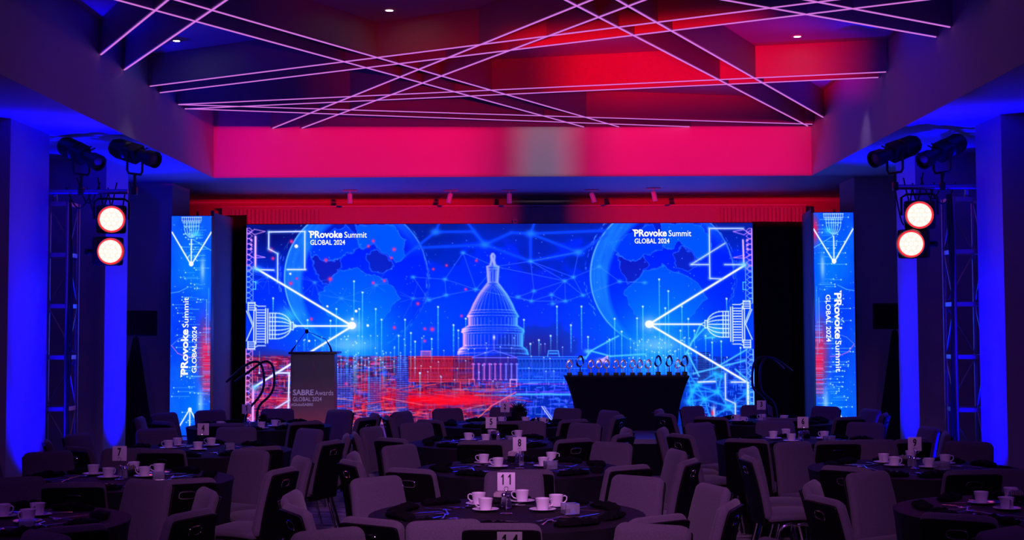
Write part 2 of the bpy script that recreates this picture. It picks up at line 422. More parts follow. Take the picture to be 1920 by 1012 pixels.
def base_blue(cv):
    Y = cv.Y; X = cv.X
    ys = [416, 470, 540, 620, 680, 740, 805]
    cols = np.array([[6,30,165],[0,36,205],[0,48,238],[0,60,245],[4,50,225],[10,42,190],[8,34,160]])/255
    for k in range(3): cv.a[..., k] = np.interp(Y, ys, cols[:, k])
    n = fbm(X/60, Y/45, 3)
    cv.a *= (0.82+.36*n)[..., None]
def globe(cv, gx, gy, R):
    w_ = cv.win(gx-R-4, gy-R-4, gx+R+4, gy+R+4)
    X = (cv.X[w_]-gx)/R; Y = (cv.Y[w_]-gy)/R; d = np.hypot(X, Y)
    ins = np.clip((1-d)*R, 0, 1)
    zz = np.sqrt(np.clip(1-d*d, 0, 1)); lon = np.arctan2(X, zz+.05)*1.5; lat = np.arcsin(np.clip(Y, -1, 1))*1.5
    n = fbm(lon*1.5+30.3, lat*1.7+17.7, 77, 5)
    th = .475-.04*np.clip(Y, -1, 1)
    cv.over(w_, ins*.75, c8(0, 30, 215))
    for pts, c, al in (([(-98,-60),(-60,-78),(-20,-98),(10,-60),(-8,-46),(-33,-37),(-57,-28),(-85,-43)], c8(0,62,240), .8),
                       ([(-71,33),(-49,8),(-33,-8),(0,-18),(24,-8),(53,4),(65,16),(81,41),(65,57),(53,78),(16,102),(-24,94),(-53,69)], c8(0,92,248), .75),
                       ([(0,-98),(32,-98),(73,-97),(92,-69),(90,-41),(73,-28),(57,-45),(33,-65),(16,-49),(4,-58)], c8(0,100,250), .75),
                       ([(-81,-41),(-57,-28),(-33,-37),(-24,-20),(-49,8),(-65,17),(-77,-8)], c8(18,22,185), .7),
                       ([(20,-40),(40,-56),(60,-38),(70,-20),(50,-8),(28,-14)], c8(14,30,190), .7)):
        cv.region([(gx+a, gy+b) for a, b in pts], c, al, 7, 9, c8(50,140,255))
    cv.over(w_, ins*np.exp(-((X-.1)**2+(Y-.75)**2)/.25)*.5, c8(10, 110, 250))
    # lit crescent along the left and top edge
    d2 = np.hypot(X-.30, Y-.10)
    cres = np.clip((d2-1.02)*16, 0, 1)*ins*np.clip(.35-X, 0, 1)**.3
    streak = .75+.5*fbm(lon*9+3, lat*2.5, 5, 3)
    cv.over(w_, np.clip(cres*.85*streak, 0, 1)*(X < .35), c8(24, 126, 238))
    cv.over(w_, np.exp(-((d-.992)/.009)**2)*np.clip(-X+.35, 0, 1)*.9, c8(110, 205, 255))
    d3 = np.hypot(X-.0, Y+.05)
    top = np.clip((d3-.78)*9, 0, 1)*ins*np.clip(-Y*1.8-.5, 0, 1)*(X > .2)
    cv.over(w_, np.clip(top*.7, 0, 1), c8(16, 120, 250))
    cv.over(w_, np.exp(-((d-.99)/.008)**2)*(np.abs(np.arctan2(Y, X)+1.0) < .9)*.6, c8(90, 170, 255))
    for i in range(110):
        a = rng.uniform(-1.0, 1.1); r = R*rng.uniform(.97, 1.03); b = a+rng.uniform(.02, .07)
        cv.line(gx+r*math.cos(a), gy+r*math.sin(a), gx+r*math.cos(b), gy+r*math.sin(b), .7, c8(70,150,250), rng.uniform(.3,.8))
        a = rng.uniform(2.6, 4.2); b = a+rng.uniform(.02, .06); r = R*rng.uniform(1.04, 1.08)
        if i % 3 == 0: cv.line(gx+r*math.cos(a), gy+r*math.sin(a), gx+r*math.cos(b), gy+r*math.sin(b), .8, c8(110,190,255), rng.uniform(.3,.9))
def stem(cv, x, y0, y1, wd=1.0, c=CY, al=.8, dot=1.8):
    n = 6
    for i in range(n):
        ya = y0+(y1-y0)*i/n; yb = y0+(y1-y0)*(i+1)/n
        cv.line(x, ya, x, yb, wd, c, al*(1-.75*i/n))
    cv.blob(x, y0, dot, dot, c8(200,245,255), 1, True)
def side_dome(cv, T, c=WHT, al=1.0, g=1.0):
    """line drawing of a domed building; T maps local (u along the axis to the tip, v across) to picture px"""
    def L(pts, wd=1.2): cv.poly([T(*p) for p in pts], wd, c, al, glow=g, gc=CY)
    for v in (-24, -16, -8, 0, 8, 16, 24):
        L([(45, v)] + [(58+28*t, v*math.sqrt(max(0, 1-t*t*.96))) for t in (0,.2,.4,.6,.8,.92,1)], 1.3)
    for u in (46, 51, 56): L([(u, -24), (u, 24)], 1.2)
    L([(86, -7), (90, -7), (90, 7), (86, 7)]); L([(90, -4), (98, 0), (90, 4)])
    L([(38, -33), (38, 33)], 1.5); L([(42, -32), (42, 32)], 1.5)
    for v in range(-30, 31, 5): L([(22, v), (37, v)], 1.5 if v % 2 else 1.0)
    L([(20, -34), (20, 34)], 1.4); L([(16, -30), (16, 30)], 1.4)
    L([(2, -28), (14, 0), (2, 28)], 1.3); L([(5, -28), (16, -1)], 1)
    for s_ in (-1, 1):
        for v in (30, 34, 38, 42): L([(5, s_*v), (17, s_*v)], 1.1)
        L([(5, s_*29), (5, s_*44), (18, s_*44), (18, s_*29)], 1.2); L([(18, s_*40), (24, s_*37), (38, s_*37)], 1.2)
def main_dome(cv, cx, dy=0):
    def col(x, k=1.0):
        t = min(1, max(0, (x-cx)/60*.5+.5)); a = np.array(c8(255,165,250)); b = np.array(c8(60,180,255)); return tuple((a*(1-t)+b*t)*k)
    body = [(1,475),(4,480),(3,488),(5,497),(11,500),(9,530),(14,536),(26,552),(36,570),(41,582),(48,594),(45,596),(45,611),(56,617),(58,622),(55,626),(55,650),(63,656),(66,666)]
    for (wa, ya), (wb, yb) in zip(body[:-1], body[1:]):
        for y in np.arange(ya, yb, 1.0):
            hw = wa+(wb-wa)*(y-ya)/max(1e-6, yb-ya)
            for s_ in (-1, 1):
                for j, k in ((0, 1.0), (2, .6), (5, .35), (9, .22), (15, .12)):
                    x = cx+s_*(hw-j)
                    if hw > j: cv.blob(x, y+dy, 1.3, 1.0, col(x), k)
    for ang in np.linspace(-1.35, 1.35, 13):
        s_ = math.sin(ang)
        pts = [(cx+s_*w_, y+dy) for w_, y in ((9,534),(15,540),(25,552),(35,570),(40,583))]
        cv.poly(pts, .9, col(pts[-1][0]), .3+.45*abs(s_))
    for (y, hw) in ((500,12),(505,11),(530,10),(583,41),(588,44),(594,48),(612,48),(618,56),(622,58),(627,56),(650,55),(656,63),(665,66)):
        n = 24
        pr = None
        for i in range(n+1):
            a = -PI/2+PI*i/n; p = (cx+hw*math.sin(a), y+dy-hw*.05*math.cos(a))
            if pr: cv.line(*pr, *p, 1.1, col(p[0]), .35+.5*abs(math.sin(a)))
            pr = p
    for y, hw in ((594,47),(619,57),(623,58),(655,61),(661,65)):
        for i in range(16):
            a = -PI/2+i*.045; b = a+.05; cv.line(cx+hw*math.sin(a), y+dy-hw*.05*math.cos(a), cx+hw*math.sin(b), y+dy-hw*.05*math.cos(b), 3.2, c8(255,190,250), .85*(1-i/16))
    for hw, y0, y1, n in ((45, 596, 611, 19), (55, 628, 649, 23), (8, 508, 528, 5)):
        for i in range(n):
            a = -PI/2+PI*i/(n-1); x = cx+hw*math.sin(a); cv.line(x, y0+dy, x, y1+dy, 1.3, col(x), .3+.6*abs(math.sin(a))**1.5)
    cv.line(cx-2, 478+dy, cx+2, 497+dy, 3, c8(190,190,255), .7)
def city(cv, xa, xb, ya, yb, cols, n, seed, lw=(4, 26)):
    r = np.random.default_rng(seed)
    for i in range(n):
        x = r.uniform(xa, xb); y = r.uniform(ya, yb); c = cols[r.integers(len(cols))]; L = r.uniform(*lw)
        if r.random() < .55: cv.line(x, y, x+L, y, 1.1, c, r.uniform(.4, .95))
        else: cv.line(x, y, x, y+L*.7, 1.1, c, r.uniform(.35, .9))

def draw_wall():
    cv = Canvas(459, 414, 1416, 806, 1.0)
    base_blue(cv)
    cv.blob(520, 440, 90, 40, c8(8, 8, 105), .75); cv.blob(1010, 650, 90, 40, c8(44, 30, 130), .75)
    cv.blob(1000, 530, 60, 90, c8(20, 26, 190), .4); cv.blob(480, 700, 60, 60, c8(60,20,80), .5)
    globe(cv, 668, 520, 136); globe(cv, 1243, 517, 136)
    for gx in (665, 1232):
        cv.blob(gx, 640, 100, 75, c8(0, 130, 250), .8); cv.blob(gx, 660, 42, 60, c8(50, 190, 255), .5)
    BN = [(817,435),(910,459),(996,438),(1086,473)]
    for p, q in [((817,435),(889,434)),((889,434),(910,459)),((878,418),(910,459)),((910,459),(960,436)),((960,436),(996,438)),((996,438),(1140,432)),((996,438),(1004,416)),((996,438),(996,490)),((996,438),(1086,473)),((1086,473),(1140,440)),((1086,473),(996,490)),((780,465),(910,459)),((910,459),(996,490)),((817,435),(760,480)),((817,435),(825,416))]:
        cv.line(*p, *q, 4.5, c8(14, 84, 255), .5, glow=5)
    NP = dict(a=(869,474), b=(996,490), c=(835,524), d=(893,543), e=(837,554), f=(775,520), g=(1060,527), h=(1076,520), i=(1002,546), j=(972,557), k=(997,565), l=(1035,553), m=(1094,554), n=(1061,565), o=(1037,570), p=(1163,528), q=(1086,473), r=(930,500), s=(805,563), t=(1125,500), u=(1210,530))
    for p, q in ['ac','ad','ar','cd','ce','cf','ed','rd','rb','bg','bh','bi','gh','gi','gl','gm','gn','ij','ik','jk','lk','lo','ln','mn','mh','on','hq','ht','pt','pu','pm','es','fs','rg','bq','kn','se','dk']:
        cv.line(*NP[p], *NP[q], .9, c8(80,150,255), .65)
    for k, p in NP.items(): cv.blob(*p, 4.5, 3.2, c8(50,160,255), .9)
    for p in BN: cv.blob(*p, 9, 6, c8(30, 120, 255), .9)
    gl = [(590,530),(480,530),(502,520),(705,535),(775,560),(640,560)]
    for p in gl:
        cv.blob(*p, 4, 3, c8(40,150,255), .8)
        for a in rng.uniform(0, 6.28, 9):
            L = rng.uniform(20, 55); cv.line(p[0], p[1], p[0]+L*math.cos(a), p[1]+L*.7*math.sin(a), .7, c8(70,140,255), .45)
    # floor of the picture
    wl = cv.win(459, 664, 1000, 806); X = cv.X[wl]; Y = cv.Y[wl]; n1 = fbm(X/16, Y/5, 61); n2 = fbm(X/30, Y/18, 71)
    fade = np.clip((Y-666)/6, 0, 1)*np.clip((985-X)/90, 0, 1)
    cv.over(wl, fade*.85, c8(48, 14, 74)); cv.over(wl, fade*np.clip((n1-.44)*7, 0, 1)*np.clip((n2-.34)*6, 0, 1)*(.12+.45*np.clip((Y-705)/40, 0, 1)), c8(235, 12, 50)); cv.over(wl, fade*np.clip((.42-n1)*8, 0, 1)*.8, c8(30, 60, 225))
    cv.blob(520, 680, 60, 14, c8(150,20,60), .6)
    cv.rect(962, 725, 1416, 806, c8(0, 40, 190), .45)
    cv.rect(1280, 668, 1410, 720, c8(20, 28, 150), .5)
    # city blocks
    REDS = [c8(255,20,40), c8(255,50,90), c8(230,20,60), c8(255,80,160), c8(255,110,90)]
    BLS = [c8(40,110,255), c8(90,150,255), c8(70,70,230), c8(120,90,250)]
    city(cv, 462, 765, 668, 800, REDS+REDS+BLS+[c8(255,170,210),c8(255,60,170),c8(250,90,200)], 1900, 1, (4, 22))
    city(cv, 760, 960, 700, 800, REDS+BLS[:2], 520, 2, (5, 30))
    city(cv, 930, 1080, 690, 800, BLS+[c8(120,210,255)], 520, 3, (4, 22))
    city(cv, 1285, 1410, 670, 800, [c8(50,150,255), c8(20,80,220), c8(100,200,255)], 360, 4, (4, 18))
    for x0, x1, y0 in ((628, 662, 690), (744, 766, 668), (690, 715, 706), (560, 600, 720)):
        cv.rect(x0, y0, x1, 796, c8(20, 24, 130), .8)
        for y in np.arange(y0+3, 796, 4.0):
            cv.line(x0, y, x1, y, 1.1, c8(70,110,255), .7)
            for x in np.arange(x0+2, x1, 5.0): cv.line(x, y+1, x+2.4, y+1, 1.4, c8(150,170,255), rng.uniform(0,.7))
        for x in np.arange(x0, x1+1, 6): cv.line(x, y0, x, 796, .9, c8(90,90,240), .5)
    for x0, x1, y0 in ((1308, 1330, 660), (1335, 1352, 676)):
        cv.rect(x0, y0, x1, 712, c8(20, 22, 120), .7)
        for y in np.arange(y0+3, 712, 3.5): cv.line(x0, y, x1, y, .9, c8(60,150,255), .6)
    # red glow band
    wl = cv.win(755, 728, 905, 774); X = cv.X[wl]; Y = cv.Y[wl]; n1 = fbm(X/14, Y/3.2, 91)
    cv.over(wl, np.clip(1.25-abs(Y-750)/17-.9*(1-np.clip((X-757)/14, 0, 1))-.9*np.clip((X-865)/45, 0, 1)+(n1-.5)*1.2, 0, 1)*.92, c8(255, 6, 30))
    for i in range(30): y = rng.uniform(734, 768); x = rng.uniform(760, 880); cv.line(x, y, x+rng.uniform(8, 30), y, 1, c8(255, 60, 110) if i % 2 else c8(190, 0, 60), .6)
    cv.blob(890, 750, 60, 9, c8(255, 20, 60), .8); cv.blob(730, 745, 30, 14, c8(250,10,40), .6)
    cv.blob(520, 752, 50, 12, c8(240,20,60), .55); cv.blob(700, 725, 40, 10, c8(230,20,60), .4)
    for i in range(46):
        y = rng.uniform(725, 800); x = rng.uniform(470, 900); L = rng.uniform(40, 160); sl = rng.uniform(-.25, .18)
        cv.line(x, y, x+L, y+L*sl, 1.1, [c8(255,70,110), c8(255,30,60), c8(255,150,170)][i % 3], .75)
    # buildings each side of the dome
    def wing(xa, xb, c, c2, a2):
        cv.rect(xa, 670, xb, 716, c2, a2)
        for y in (669, 673, 691, 712, 716): cv.line(xa, y, xb, y, 1.3, c, .8)
        x = xa+3
        while x < xb:
            cv.line(x, 674, x, 712, 1.0, c, .55)
            cv.line(x+3, 680, x+3, 688, 2.0, c, .35); cv.line(x+3, 698, x+3, 708, 2.0, c, .35)
            x += 6.5
    wing(767, 850, c8(255,60,90), c8(170,14,50), .75); wing(850, 888, c8(255,70,90), c8(90,14,80), .6)
    wing(970, 1100, c8(60,150,255), c8(6,50,190), .6)
    for x in (800,): cv.rect(x-10, 658, x+8, 669, c8(255,90,150), .45); cv.poly([(x-10,669),(x-10,659),(x+8,659),(x+8,669)], 1.2, c8(255,120,170), .9)
    cv.poly([(1027,669),(1029,658),(1047,658),(1049,669)], 1.4, c8(90,210,255), .9); cv.line(1031, 663, 1045, 663, 3, c8(60,180,255), .7)
    cv.rect(888, 670, 970, 716, c8(50, 30, 150), .8)
    cv.poly([(886,670),(926,657),(968,670)], 1.4, c8(120,120,255), .9); cv.line(886, 671, 970, 671, 1.5, c8(130,120,255), .9)
    for i in range(9):
        x = 888+i*10.2; cc = c8(240,120,230) if i < 6 else c8(140,150,255)
        cv.line(x, 682, x, 711, 2.4, cc, .75); cv.line(x-3, 683, x+3, 683, 1.2, cc, .9); cv.line(x-3, 712, x+3, 712, 1.2, cc, .9)
    cv.poly([(957,725),(957,712),(969,712),(969,725)], 1.8, c8(255,180,230), .9); cv.poly([(880,722),(880,712),(890,712),(890,722)], 1.4, c8(255,120,170), .9)
    main_dome(cv, 925)
    cv.blob(927, 633, 2, 4, WHT, 1); cv.line(927, 636, 927, 655, 1, c8(190,160,255), .7)
    for y, c in ((720, c8(200,80,220)), (735, c8(150,60,230)), (741, c8(90,190,255))):
        cv.line(890, y, 1072, y, 1.4, c, .6)
    cv.line(968, 739, 1072, 739, 2.2, c8(90,210,255), .9); cv.line(968, 735, 920, 762, 1.5, c8(255,120,170), 1); cv.line(920, 762, 888, 792, 1.5, c8(255,120,120), 1)
    cv.line(1016, 762, 1034, 788, 1.6, WHT, .95); cv.line(1020, 762, 1038, 788, 1.2, WHT, .9)
    # stars and red dots
    for i in range(330): cv.blob(rng.uniform(465,1408), rng.uniform(425,660), .8, .8, c8(130,190,255), rng.uniform(.3,1))
    for p in [(546,453,3.4),(507,469,4),(511,485,3),(611,488,3.2),(700,452,3),(691,462,2.8),(739,468,3.4),(734,484,2.6),(545,532,3.4),(556,523,2.2),(619,524,4),(700,531,2.8),(721,527,2.8),(784,570,3),(584,599,2.8),(740,615,3),(813,505,2.4),(838,498,2.4),(894,489,2.4),(874,543,2.4),(866,593,2.4),(797,617,2.6),(811,618,4),(650,720,3),(672,708,3),(797,640,2.5)]:
        cv.blob(p[0], p[1], p[2]*1.25, p[2]*1.25, c8(190,30,190), .5); cv.blob(p[0], p[1], p[2]*.8, p[2]*.8, c8(255,60,130), 1)
    for p in [(555,462,3.4),(614,575,2),(668,584,2.6),(661,599,2.6),(544,514,2),(690,611,2.4),(580,640,2)]: cv.blob(p[0], p[1], p[2], p[2], WHT, 1, True)
    # smudged discs and stems
    for gx in (656, 1234):
        cv.blob(gx, 648, 38, 10, c8(150,205,255), .55); cv.blob(gx, 640, 28, 10, c8(110,180,255), .4)
    for x, a, b, wd in [(664,528,606,1.2),(680,549,650,1.3),(631,580,700,1.1),(674,580,660,1.1),(705,580,650,1.1),(716,600,690,1.2),(760,600,690,1.1),(577,601,650,1.1),(620,602,640,1.1),(822,576,668,1.6),(851,610,668,2.2),(860,620,665,1.1),(771,625,690,1.1),(748,630,700,1.1),(779,641,700,1.3),(810,636,680,1.2),(788,700,745,1.3),(874,598,630,1.1),(983,600,640,1.1),(1045,575,655,1.5),(1071,610,660,1.8),(1091,575,655,1.5),(995,645,668,1.1),(1011,638,668,1.2),(1033,630,658,1.1),(1103,632,668,1.3),(1153,598,680,1.3),(1143,637,690,1.3),(1166,622,700,1.2),(1195,597,690,1.4),(1206,575,700,1.4),(1237,524,700,1.1),(1254,546,700,1.2),(1248,578,690,1.1),(1279,575,640,1.2),(1291,598,690,1.2),(1276,620,690,1.1),(1302,620,660,1.1),(1323,630,680,1.1),(1335,642,700,1.3),(1352,640,700,1.2),(1388,652,690,1.2),(1363,560,585,1.6),(512,560,592,1.8),(487,700,660,1.2)]:
        stem(cv, x, a, b, wd)
    for i in range(150):
        gx = 665 if i % 2 else 1235
        x = gx+rng.normal(0, 48); y0 = rng.uniform(630, 690); stem(cv, x, y0, y0+rng.uniform(30, 80), .9, c8(70,190,255), .7, 1.1)
    for i in range(40):
        x = rng.uniform(765, 1060); y0 = rng.uniform(630, 720); stem(cv, x, y0, y0+rng.uniform(15, 50), .8, c8(150,170,255), .55, 1.0)
    # blue-green web low on the right
    W = [(1284,690),(1340,700),(1305,722),(1290,752),(1320,748),(1345,735),(1365,762),(1400,735),(1385,790),(1330,785),(1352,705),(1300,778),(1412,700),(1408,760),(1296,732)]
    for i in range(len(W)):
        for j in range(i+1, len(W)):
            if math.dist(W[i], W[j]) < 52: cv.line(*W[i], *W[j], 1.4, c8(40,190,255), .65, glow=2.5)
    for p in W: cv.blob(*p, 9, 7, c8(40,200,250), .6)
    for p, q in [((1322,614),(1298,640)),((1298,640),(1288,660)),((1288,660),(1310,705)),((1288,660),(1270,690)),((1322,634),(1340,632)),((1313,610),(1300,638)),((1098,672),(1108,658)),((1108,658),(1145,668)),((1108,658),(1160,630)),((1145,668),(1210,664)),((1095,670),(1088,674)),((1300,700),(1396,676)),((1340,690),(1400,655)),((1378,692),(1400,712))]:
        cv.line(*p, *q, 1.8, c8(90,220,255), .85, glow=2)
    cv.blob(1102, 659, 6, 4, c8(110,225,255), .8)
    cv.blob(1337, 772, 3, 12, c8(225,235,255), .9); cv.blob(1334, 774, 2.5, 5, c8(255,40,60), .9)
    cv.blob(1130, 676, 10, 4, c8(255,190,220), .9); cv.poly([(1120,680),(1139,668),(1139,680)], 2, c8(255,190,210), .9)
    # bold white lines
    def thick(pts, wd): cv.poly(pts, wd, WHT, 1, glow=3.2, gc=c8(120,190,255))
    thick([(478,503),(661,612)], 3.4); thick([(661,612),(476,727)], 3.2); thick([(552,612),(661,612)], 2.8); cv.blob(660, 611, 8, 7, WHT, 1, True); cv.blob(661, 611, 15, 13, WHT, .55)
    cv.poly([(478,444),(478,503)], 3, c8(250,190,245), 1, glow=3); cv.poly([(476,727),(475,797)], 3, c8(250,170,230), 1, glow=3)
    thick([(503,467),(503,435),(571,434),(571,504)], 1.8); thick([(503,467),(520,476),(520,530)], 1.3); thick([(538,506),(573,506)], 2.0); thick([(480,506),(513,507)], 1.8)
    thick([(517,700),(543,700),(541,797)], 2.2); thick([(515,768),(543,751)], 1.5); cv.blob(480, 505, 10, 6, c8(90,210,255), .6); cv.blob(478, 727, 10, 7, c8(90,210,255), .7)
    thick([(1398,497),(1218,608)], 3.4); thick([(1218,608),(1401,717)], 3.4); thick([(1218,608),(1314,608)], 2.8); cv.blob(1218, 608, 8, 7, WHT, 1, True); cv.blob(1218, 608, 15, 13, WHT, .5)
    cv.poly([(1395,450),(1396,497)], 2.4, c8(240,190,250), 1, glow=2); thick([(1401,717),(1401,766)], 2.8)
    thick([(1396,428),(1332,428),(1332,522),(1354,523)], 1.4); thick([(1361,456),(1297,496),(1330,496)], 1.3); thick([(1360,496),(1394,496)], 1.4)
    thick([(1308,716),(1340,715)], 2.0); thick([(1370,716),(1396,716)], 2.0); thick([(1359,700),(1359,748),(1377,756),(1377,782)], 1.4); cv.blob(1397, 496, 9, 7, c8(110,220,255), .7)
    cv.blob(541, 594, 22, 15, c8(60,210,255), .7); cv.blob(1340, 622, 22, 15, c8(60,210,255), .7)
    side_dome(cv, lambda u, v: (460+u, 612+v)); side_dome(cv, lambda u, v: (1412-u, 608+v))
    # tracery along both edges
    for side in (0, 1):
        X = (lambda u: 460+u) if side == 0 else (lambda u: 1413-u)
        for seg, c in (((428, 500), c8(235,150,240)), ((500, 568), c8(130,190,255)), ((655, 796), c8(255,150,220) if side == 0 else c8(130,210,255))):
            y = seg[0]
            while y < seg[1]:
                cv.poly([(X(2), y), (X(2), y+9), (X(7), y+9), (X(12), y+4.5), (X(7), y), (X(2), y)], 1.0, c, .9); y += 10
            cv.line(X(1), seg[0], X(1), seg[1], 1.2, c, .9); cv.line(X(14), max(seg[0], 500), X(14), seg[1], 1.2, c, .8)
        c = c8(240,160,245)
        cv.poly([(X(4), 432), (X(16), 440), (X(36), 434), (X(16), 430), (X(4), 440)], 1.2, c, .9); cv.poly([(X(4), 478), (X(16), 484), (X(36), 483), (X(16), 478)], 1.2, c, .9)
        for y in (450, 459, 467): cv.blob(X(10), y, 2.2, 2.2, c, .95, True)
        cv.poly([(X(13), 529), (X(19), 529), (X(19), 543), (X(13), 543)], 1.2, CY, .9)
    return cv
def draw_panel(seed, flip):
    """rotated slice of the same picture; local px 0..76 by 0..392"""
    cv = Canvas(0, 0, 78, 396, 1.6)
    n = fbm(cv.X/26, cv.Y/40, seed)
    for k, (a, b) in enumerate(((0, 20), (60, 110), (215, 250))): cv.a[..., k] = (a+(b-a)*n)/255
    fx = (lambda x: 76-x) if flip else (lambda x: x)
    cv.blob(fx(40), 100, 40, 60, c8(0,140,250), .6); cv.blob(fx(50), 345, 40, 50, c8(0,120,235), .8); cv.blob(fx(20), 170, 34, 60, c8(0,40,240), .5)
    cv.blob(fx(66), 240, 14, 50, c8(255,30,80), .7); cv.blob(fx(70), 275, 10, 40, c8(250,20,60), .8)
    if flip: cv.blob(fx(74), 30, 7, 22, c8(255,20,80), .9)
    for i in range(95):
        y = rng.uniform(8, 385); L = rng.uniform(8, 34); x = fx(rng.uniform(36, 74)); x2 = x-L if not flip else x+L
        cv.line(x, y, x2, y, .9, c8(110,215,255), rng.uniform(.3,.8)); cv.blob(x2, y, 1.2, 1.2, c8(190,240,255), .9, True)
    for i in range(110): cv.blob(rng.uniform(1,76), rng.uniform(1,392), .8, .8, c8(150,210,255), rng.uniform(.3,1))
    for i in range(60):
        y = rng.uniform(200, 320); cv.line(fx(62), y, fx(76), y, 1, c8(255,80,150) if i % 2 else c8(90,150,255), rng.uniform(.3,.9))
    cv.line(fx(68), 150, fx(68), 230, 1.2, c8(130,200,255), .8); cv.line(fx(72), 130, fx(72), 250, 1.0, c8(90,190,255), .7)
    cv.blob(fx(60), 96, 4, 20, c8(190,225,255), .7); cv.blob(fx(58), 335, 5, 22, c8(170,220,255), .7)
    cv.poly([(fx(0), 138), (fx(15), 136), (fx(32), 128)], 1.6, c8(80,170,255), .8)
    cv.poly([(fx(2), 232), (fx(14), 246), (fx(30), 252), (fx(48), 254)], 1.2, c8(255,120,220), .8); cv.poly([(fx(2), 232), (fx(16), 220), (fx(34), 214)], 1.0, c8(120,150,255), .8)
    # dome hanging from the top, pointing down
    for v in (-14, -9, -4, 0, 4, 9, 14):
        cv.poly([(fx(38+v), 10)] + [(fx(38+v*math.sqrt(max(0, 1-t*t*.95))), 18+20*t) for t in (0,.3,.6,.85,1)], 1.1, c8(170,235,255), .95)
    for y, hw in ((2,19),(9,17),(12,17),(18,14)): cv.line(fx(38-hw), y, fx(38+hw), y, 1.2, c8(190,240,255), .9)
    for v in range(-18, 19, 4): cv.line(fx(38+v), 2, fx(38+v), 9, 1.2, WHT, .8)
    cv.blob(fx(48), 32, 8, 6, c8(70,220,250), .7)
    T = lambda pts, wd: cv.poly(pts, wd, WHT, 1, glow=2, gc=c8(120,200,255))
    T([(fx(1), 29), (fx(38), 88)], 2.2); T([(fx(76), 29), (fx(38), 88)], 2.2); T([(fx(38), 42), (fx(38), 88)], 1.8); cv.blob(fx(38), 86, 4.4, 4.4, WHT, 1, True)
    cv.line(fx(40), 42, fx(76), 62, 1.2, c8(120,225,255), .8)
    T([(fx(38), 345), (fx(38), 394)], 1.8); T([(fx(38), 345), (fx(12), 386)], 1.9); T([(fx(38), 345), (fx(68), 396)], 1.9); cv.blob(fx(38), 346, 3.6, 3.6, WHT, 1, True)
    cv.blob(fx(38), 392, 3, 8, c8(120,220,255), .9)
    return cv
def led_mat():
    m = bpy.data.materials.new('led_screen_picture'); m.use_nodes = True; nt = m.node_tree; b = nt.nodes['Principled BSDF']
    a = nt.nodes.new('ShaderNodeVertexColor'); a.layer_name = 'picture'
    b.inputs['Base Color'].default_value = (.0,.0,.0,1); b.inputs['Roughness'].default_value = 1; b.inputs['Specular IOR Level'].default_value = 0
    nt.links.new(a.outputs[0], b.inputs['Emission Color']); b.inputs['Emission Strength'].default_value = 1.05
    return m
M['led'] = led_mat()
def led_mesh(name, cv, X0, X1, Zt, Zb, y, sample, parent, nx, nz):
    """grid of LED pixels; sample(u, v) gives picture px"""
    u = np.linspace(0, 1, nx); v = np.linspace(0, 1, nz); U, V = np.meshgrid(u, v)
    loc = parent.location
    co = np.stack([X0+(X1-X0)*U-loc.x, np.full_like(U, y-loc.y), Zt+(Zb-Zt)*V-loc.z], -1).reshape(-1, 3).astype(np.float32)
    i = np.arange((nz-1)*(nx-1)); r = i//(nx-1); c = i % (nx-1); a = r*nx+c
    fc = np.stack([a, a+nx, a+nx+1, a+1], -1).astype(np.int32)
    me = bpy.data.meshes.new(name); me.vertices.add(len(co)); me.vertices.foreach_set('co', co.ravel())
    me.loops.add(fc.size); me.loops.foreach_set('vertex_index', fc.ravel())
    me.polygons.add(len(fc)); me.polygons.foreach_set('loop_start', np.arange(0, fc.size, 4, dtype=np.int32)); me.polygons.foreach_set('loop_total', np.full(len(fc), 4, np.int32))
    me.update(); me.validate()
    px, py = sample(U, V)
    jx = np.clip((px-cv.x0)*cv.sc, 0, cv.w-1.001); iy = np.clip((py-cv.y0)*cv.sc, 0, cv.h-1.001)
    j0 = jx.astype(int); i0 = iy.astype(int); fx = (jx-j0)[..., None]; fy = (iy-i0)[..., None]; A = np.clip(cv.a, 0, 1)
    C_ = (A[i0, j0]*(1-fx)+A[i0, j0+1]*fx)*(1-fy)+(A[i0+1, j0]*(1-fx)+A[i0+1, j0+1]*fx)*fy
    lin = np.where(C_ <= .04045, C_/12.92, ((C_+.055)/1.055)**2.4)
    lin[..., 2] += np.maximum(0, lin[..., 2]-.6)*6.5      # strong blues raised past display white to cast more blue light
    at_ = me.color_attributes.new('picture', 'FLOAT_COLOR', 'POINT')
    at_.data.foreach_set('color', np.concatenate([lin.reshape(-1, 3), np.ones((len(co), 1))], 1).astype(np.float32).ravel())
    me.materials.append(M['led'])
    o = bpy.data.objects.new(name, me); COL.objects.link(o); o.parent = parent
    return o

YS = 20.0
sx0 = at(461, 610, YS).x; sx1 = at(1413, 610, YS).x; szt = at(937, 419.5, YS).z; szb = at(937, 801, YS).z
scr = thing('led_screen', 'wide blue LED wall showing a white-lined dome, globes and a red city', 'screen', ((sx0+sx1)/2, YS+.06, szb))
mb = MB(); mb.box((sx0-.01, YS+.005, szb-.01), (sx1+.01, YS+.12, szt+.005)); mb.build('screen_housing', M['black'], scr, smooth=False)
cvw = draw_wall()
SKEW = -.0040
o = led_mesh('display_panel', cvw, sx0, sx1, szt, szb, YS, lambda U, V: (461+952*U, 421.4+SKEW*952*U+381.5*V), scr, 954, 384)
o['label'] = 'lit picture of the dome, globes, network and city'
def spt(px, py, y=YS-.004):
    u = (px-461)/952; v = (py-421.4-SKEW*952*u)/381.5
    return Vector((sx0+(sx1-sx0)*u, y, szt+(szb-szt)*v))
def stext(txt, x0, y0, x1, y1, parent, bold=0):
    a = spt(x0, y1); b = spt(x1, y1-.004*(x1-x0)); c = spt(x0, y0); b.z = a.z
    return text('lettering', txt, a, b-a, c-a, M['scrw'], parent, bold)
